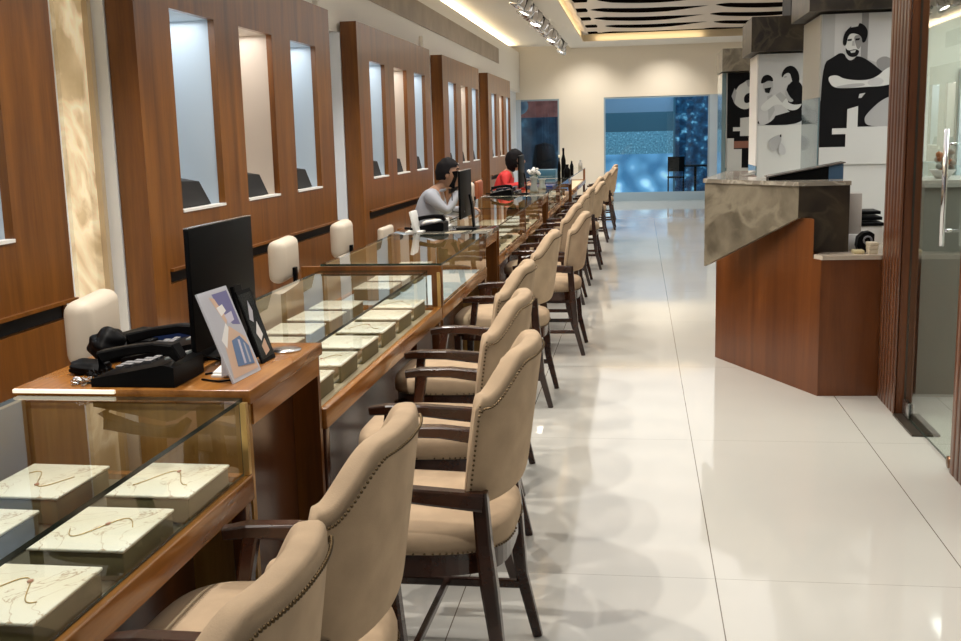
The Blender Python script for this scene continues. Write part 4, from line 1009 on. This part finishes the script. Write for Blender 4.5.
mb = MB(); mb.mats = [GLD, GLE]; vs = mb.box(1.414, 1.426, 4.885, 5.86, .012, 3.2); mb.bm.normal_update()
for f_ in mb.bm.faces: f_.material_index = 0 if abs(f_.normal.x) > .9 else 1
mb.build('glass_leaf', None, t)
mb = MB(); mb.tube([(1.372, 5.12, 1.0), (1.372, 5.12, 1.53)], .0125, 12); hn_ = mb.build('handle', CHROME, t)
for z in (1.07, 1.46):
    mb = MB(); mb.tube([(1.372, 5.12, z), (1.414, 5.12, z)], .008, 8); mb.build('stand_off', CHROME, hn_)
mb = MB(); mb.box(1.406, 1.4135, 5.72, 5.85, .013, .10, .002); mb.box(1.4265, 1.434, 5.72, 5.85, .013, .10, .002); mb.build('patch_fitting', STEEL, t)
mb = MB(); mb.tube([(1.39, 4.92, .035), (1.45, 4.92, .035)], .028, 12); mb.build('bottom_lock', plain('bronze', (.22, .12, .07), .3, metal=.8), t)
mb = MB(); mb.box(1.362, 1.50, 5.45, 5.868, .0005, .011)
solo(mb, 'floor_closer_plate', plain('dark_bronze', (.08, .065, .05), .35, metal=.5), 'dark bronze plate set on the floor at the hinge of the glass door', 'plate')
# room beyond the glass
t = thing('low_cabinet', 'grey green low cabinet seen through the glass door', 'cabinet', (2.6, 6.6, 0))
mb = MB(); mb.box(1.60, 3.9, 6.36, 6.9, 0, 1.20); mb.build('body', GREEN, t)
mb = MB(); mb.box(1.59, 3.92, 6.34, 6.92, 1.2005, 1.24); mb.build('worktop', plain('pale_worktop', (.60, .60, .55), .3), t)
t = thing('flower_bowl', 'small bowl of flowers on the cabinet behind the glass door', 'flower bowl', (1.74, 6.55, 1.2405))
mb = MB(); mb.lathe((1.74, 6.55, 1.2405), [(.001, 0), (.035, 0), (.075, .05), (.07, .052), (.03, .008), (.001, .008)], 18); mb.build('bowl', PAPER, t)
mb = MB(); rnd = random.Random(5)
for k in range(22):
    a, b = rnd.uniform(0, 6.28), rnd.uniform(0, .06); mb.mat([plain('orange_petal', (.55, .2, .08), .6) if k == 0 else mb.mats[0], GREEN][k % 2] if k else plain('orange_petal', (.55, .2, .08), .6))
    mb.ball((1.74+b*math.cos(a), 6.55+b*math.sin(a), 1.30+rnd.uniform(0, .10)), .02, 1)
mb.build('flowers', None, t)
mb = MB(); mb.box(1.95, 4.6, 9.5, 9.6, 0, 3.4); struct(mb, 'wall_side_room', GREENW)
mb = MB(); mb.box(1.56, 4.6, 6.9, 9.5, 2.62, 2.68); struct(mb, 'trim_9', CEIL)
mb = MB(); mb.box(1.6, 4.5, 6.88, 6.9, 2.55, 2.68); struct(mb, 'trim_10', CEIL)
solo_box(2.62, 2.80, 9.44, 9.495, 0, 2.0, 'frosted_panel', plain('pale_blue_glass', (.55, .68, .74), .3), 'pale blue upright frosted panel on the wall seen through the glass door', 'panel')

# ------------------------------------------------------------------ track with spot lamps
mb = MB(); mb.box(-1.565, -1.53, 13.8, 23.2, 3.44, 3.499); solo(mb, 'lighting_track', BLACK, 'long black ceiling track carrying the silver spot lamps', 'track')
def make_spot():
    t = thing('track_spot_lamp', '', 'spot lamp', (0, 0, 0), 'silver spot lamps on the ceiling track')
    mb = MB(); mb.tube([(0, 0, 0), (0, 0, -.07)], .012, 8); mb.build('arm', STEEL, t)
    mb = MB(); q = RY(.5)
    def L(prof, m, nm, par=None):
        mb = MB(); mb.lathe((0, 0, 0), prof, 18)
        for v in mb.bm.verts: v.co = q @ v.co + Vector((-.0, 0, -.12))
        return mb.build(nm, m, par or t)
    hd_ = L([(.001, .10), (.035, .10), (.06, .04), (.085, -.04), (.09, -.09), (.082, -.09), (.07, -.03), (.001, .02)], CHROME, 'reflector_head')
    L([(.001, -.06), (.074, -.06), (.074, -.055), (.001, -.055)], LAMP, 'bulb_face', hd_)
    mb = MB(); mb.ball((-.10, .0, -.08), .024, 2); mb.build('transformer_knob', BLACK, t)
    return t
sp0 = make_spot(); ys = [14.4, 15.3, 16.1, 16.9, 18.0, 18.9, 19.9, 20.8, 22.6]
for k, y in enumerate(ys):
    t = sp0 if k == 0 else copy_tree(sp0); t.location = (-1.548, y, 3.44); t.scale = (1.2,)*3; t.rotation_euler.z = [0, .5, -.4, .8, .2, -.3, .6, 0, .4][k]
    t['label'] = f'silver spot lamp on the ceiling track, {num[k]} from the near end' if k < 8 else 'silver spot lamp at the far end of the ceiling track'

# ------------------------------------------------------------------ lights
def spot(x, y, z, e, col=(1, .88, .72), tx=None, ty=None, ang=100, blend=.6, r=.035):
    l = bpy.data.lights.new('ceiling_spot', 'SPOT'); l.energy = e; l.color = col; l.spot_size = math.radians(ang); l.spot_blend = blend; l.shadow_soft_size = r
    o = bpy.data.objects.new('ceiling_spot', l); C.objects.link(o); o.location = (x, y, z)
    d = Vector(((tx if tx is not None else x)-x, (ty if ty is not None else y)-y, -z)); o.rotation_euler = d.to_track_quat('-Z', 'Y').to_euler(); return o
def area(x, y, z, sx, sy, e, col=(1, .93, .84), rot=(0, 0, 0)):
    l = bpy.data.lights.new('area_lamp', 'AREA'); l.shape = 'RECTANGLE'; l.size = sx; l.size_y = sy; l.energy = e; l.color = col
    o = bpy.data.objects.new('area_lamp', l); C.objects.link(o); o.location = (x, y, z); o.rotation_euler = rot; return o
LK = 1.0
for k in range(15):
    spot(-1.45, 1.2+1.5*k, 3.30, 142*LK, (1, .94, .86), tx=-1.0, ang=112, blend=.5, r=.03)
for k in range(7):
    spot(.15, 3.9+2.9*k, 3.43, 30*LK, (1, .95, .88), ang=130, blend=1, r=.05)
area(.7, 12.5, 3.42, 3.0, 20, 165*LK, (1, .97, .94))  # broad soft fill added to lighten the whole room, no fitting modelled
area(-2.85, 12, 3.392, .14, 24, 130*LK, (1, .80, .52), (PI, 0, 0))
area(TX0+.11, 12, 3.50, .05, 20, 14*LK, (1, .74, .40), (0, PI/2, 0))
area(.2, TY1-.14, 3.50, 2.2, .05, 2.5*LK, (1, .80, .52), (PI/2, 0, 0))
area(2.8, 5.0, 3.42, 1.6, 2.0, 60*LK, (1, 1, .98))
for x in (-1.15, .55): spot(x, 23.5, 3.42, 115*LK, (1, .94, .84), tx=x, ty=25.4, ang=100, blend=1, r=.05)
# niches
for i, y0 in enumerate(panels):
    for k in range(3):
        y = y0+.42+1.02*k+.31
        area(XF-.24, y, 2.262, .3, .56, 2.8*LK, (.90, .96, 1) if k != 1 else (1, .92, .84))
area(2.9, 8.2, 2.6, 1.5, 1.5, 70*LK, (1, 1, .98))
area(1.6, 26.0, 3.2, 2.5, .8, 30*LK, (.5, .75, 1))
area(-.4, 25.7, 3.1, 2.5, .5, 25*LK, (.55, .78, 1))
w = bpy.data.worlds.new('world'); S.world = w; w.use_nodes = True
w.node_tree.nodes['Background'].inputs[0].default_value = (.82, .90, 1, 1); w.node_tree.nodes['Background'].inputs[1].default_value = .18
S.view_settings.view_transform = 'Standard'; S.view_settings.look = 'None'; S.view_settings.gamma = 1; S.view_settings.use_curve_mapping = False
S.view_settings.exposure = 0
S.cycles.use_denoising = True; S.cycles.max_bounces = 8; S.cycles.transparent_max_bounces = 16; S.cycles.caustics_reflective = False; S.cycles.caustics_refractive = False
S.cycles.sample_clamp_indirect = 6
for o in list(bpy.data.objects):
    if '_o' in o: del o['_o']
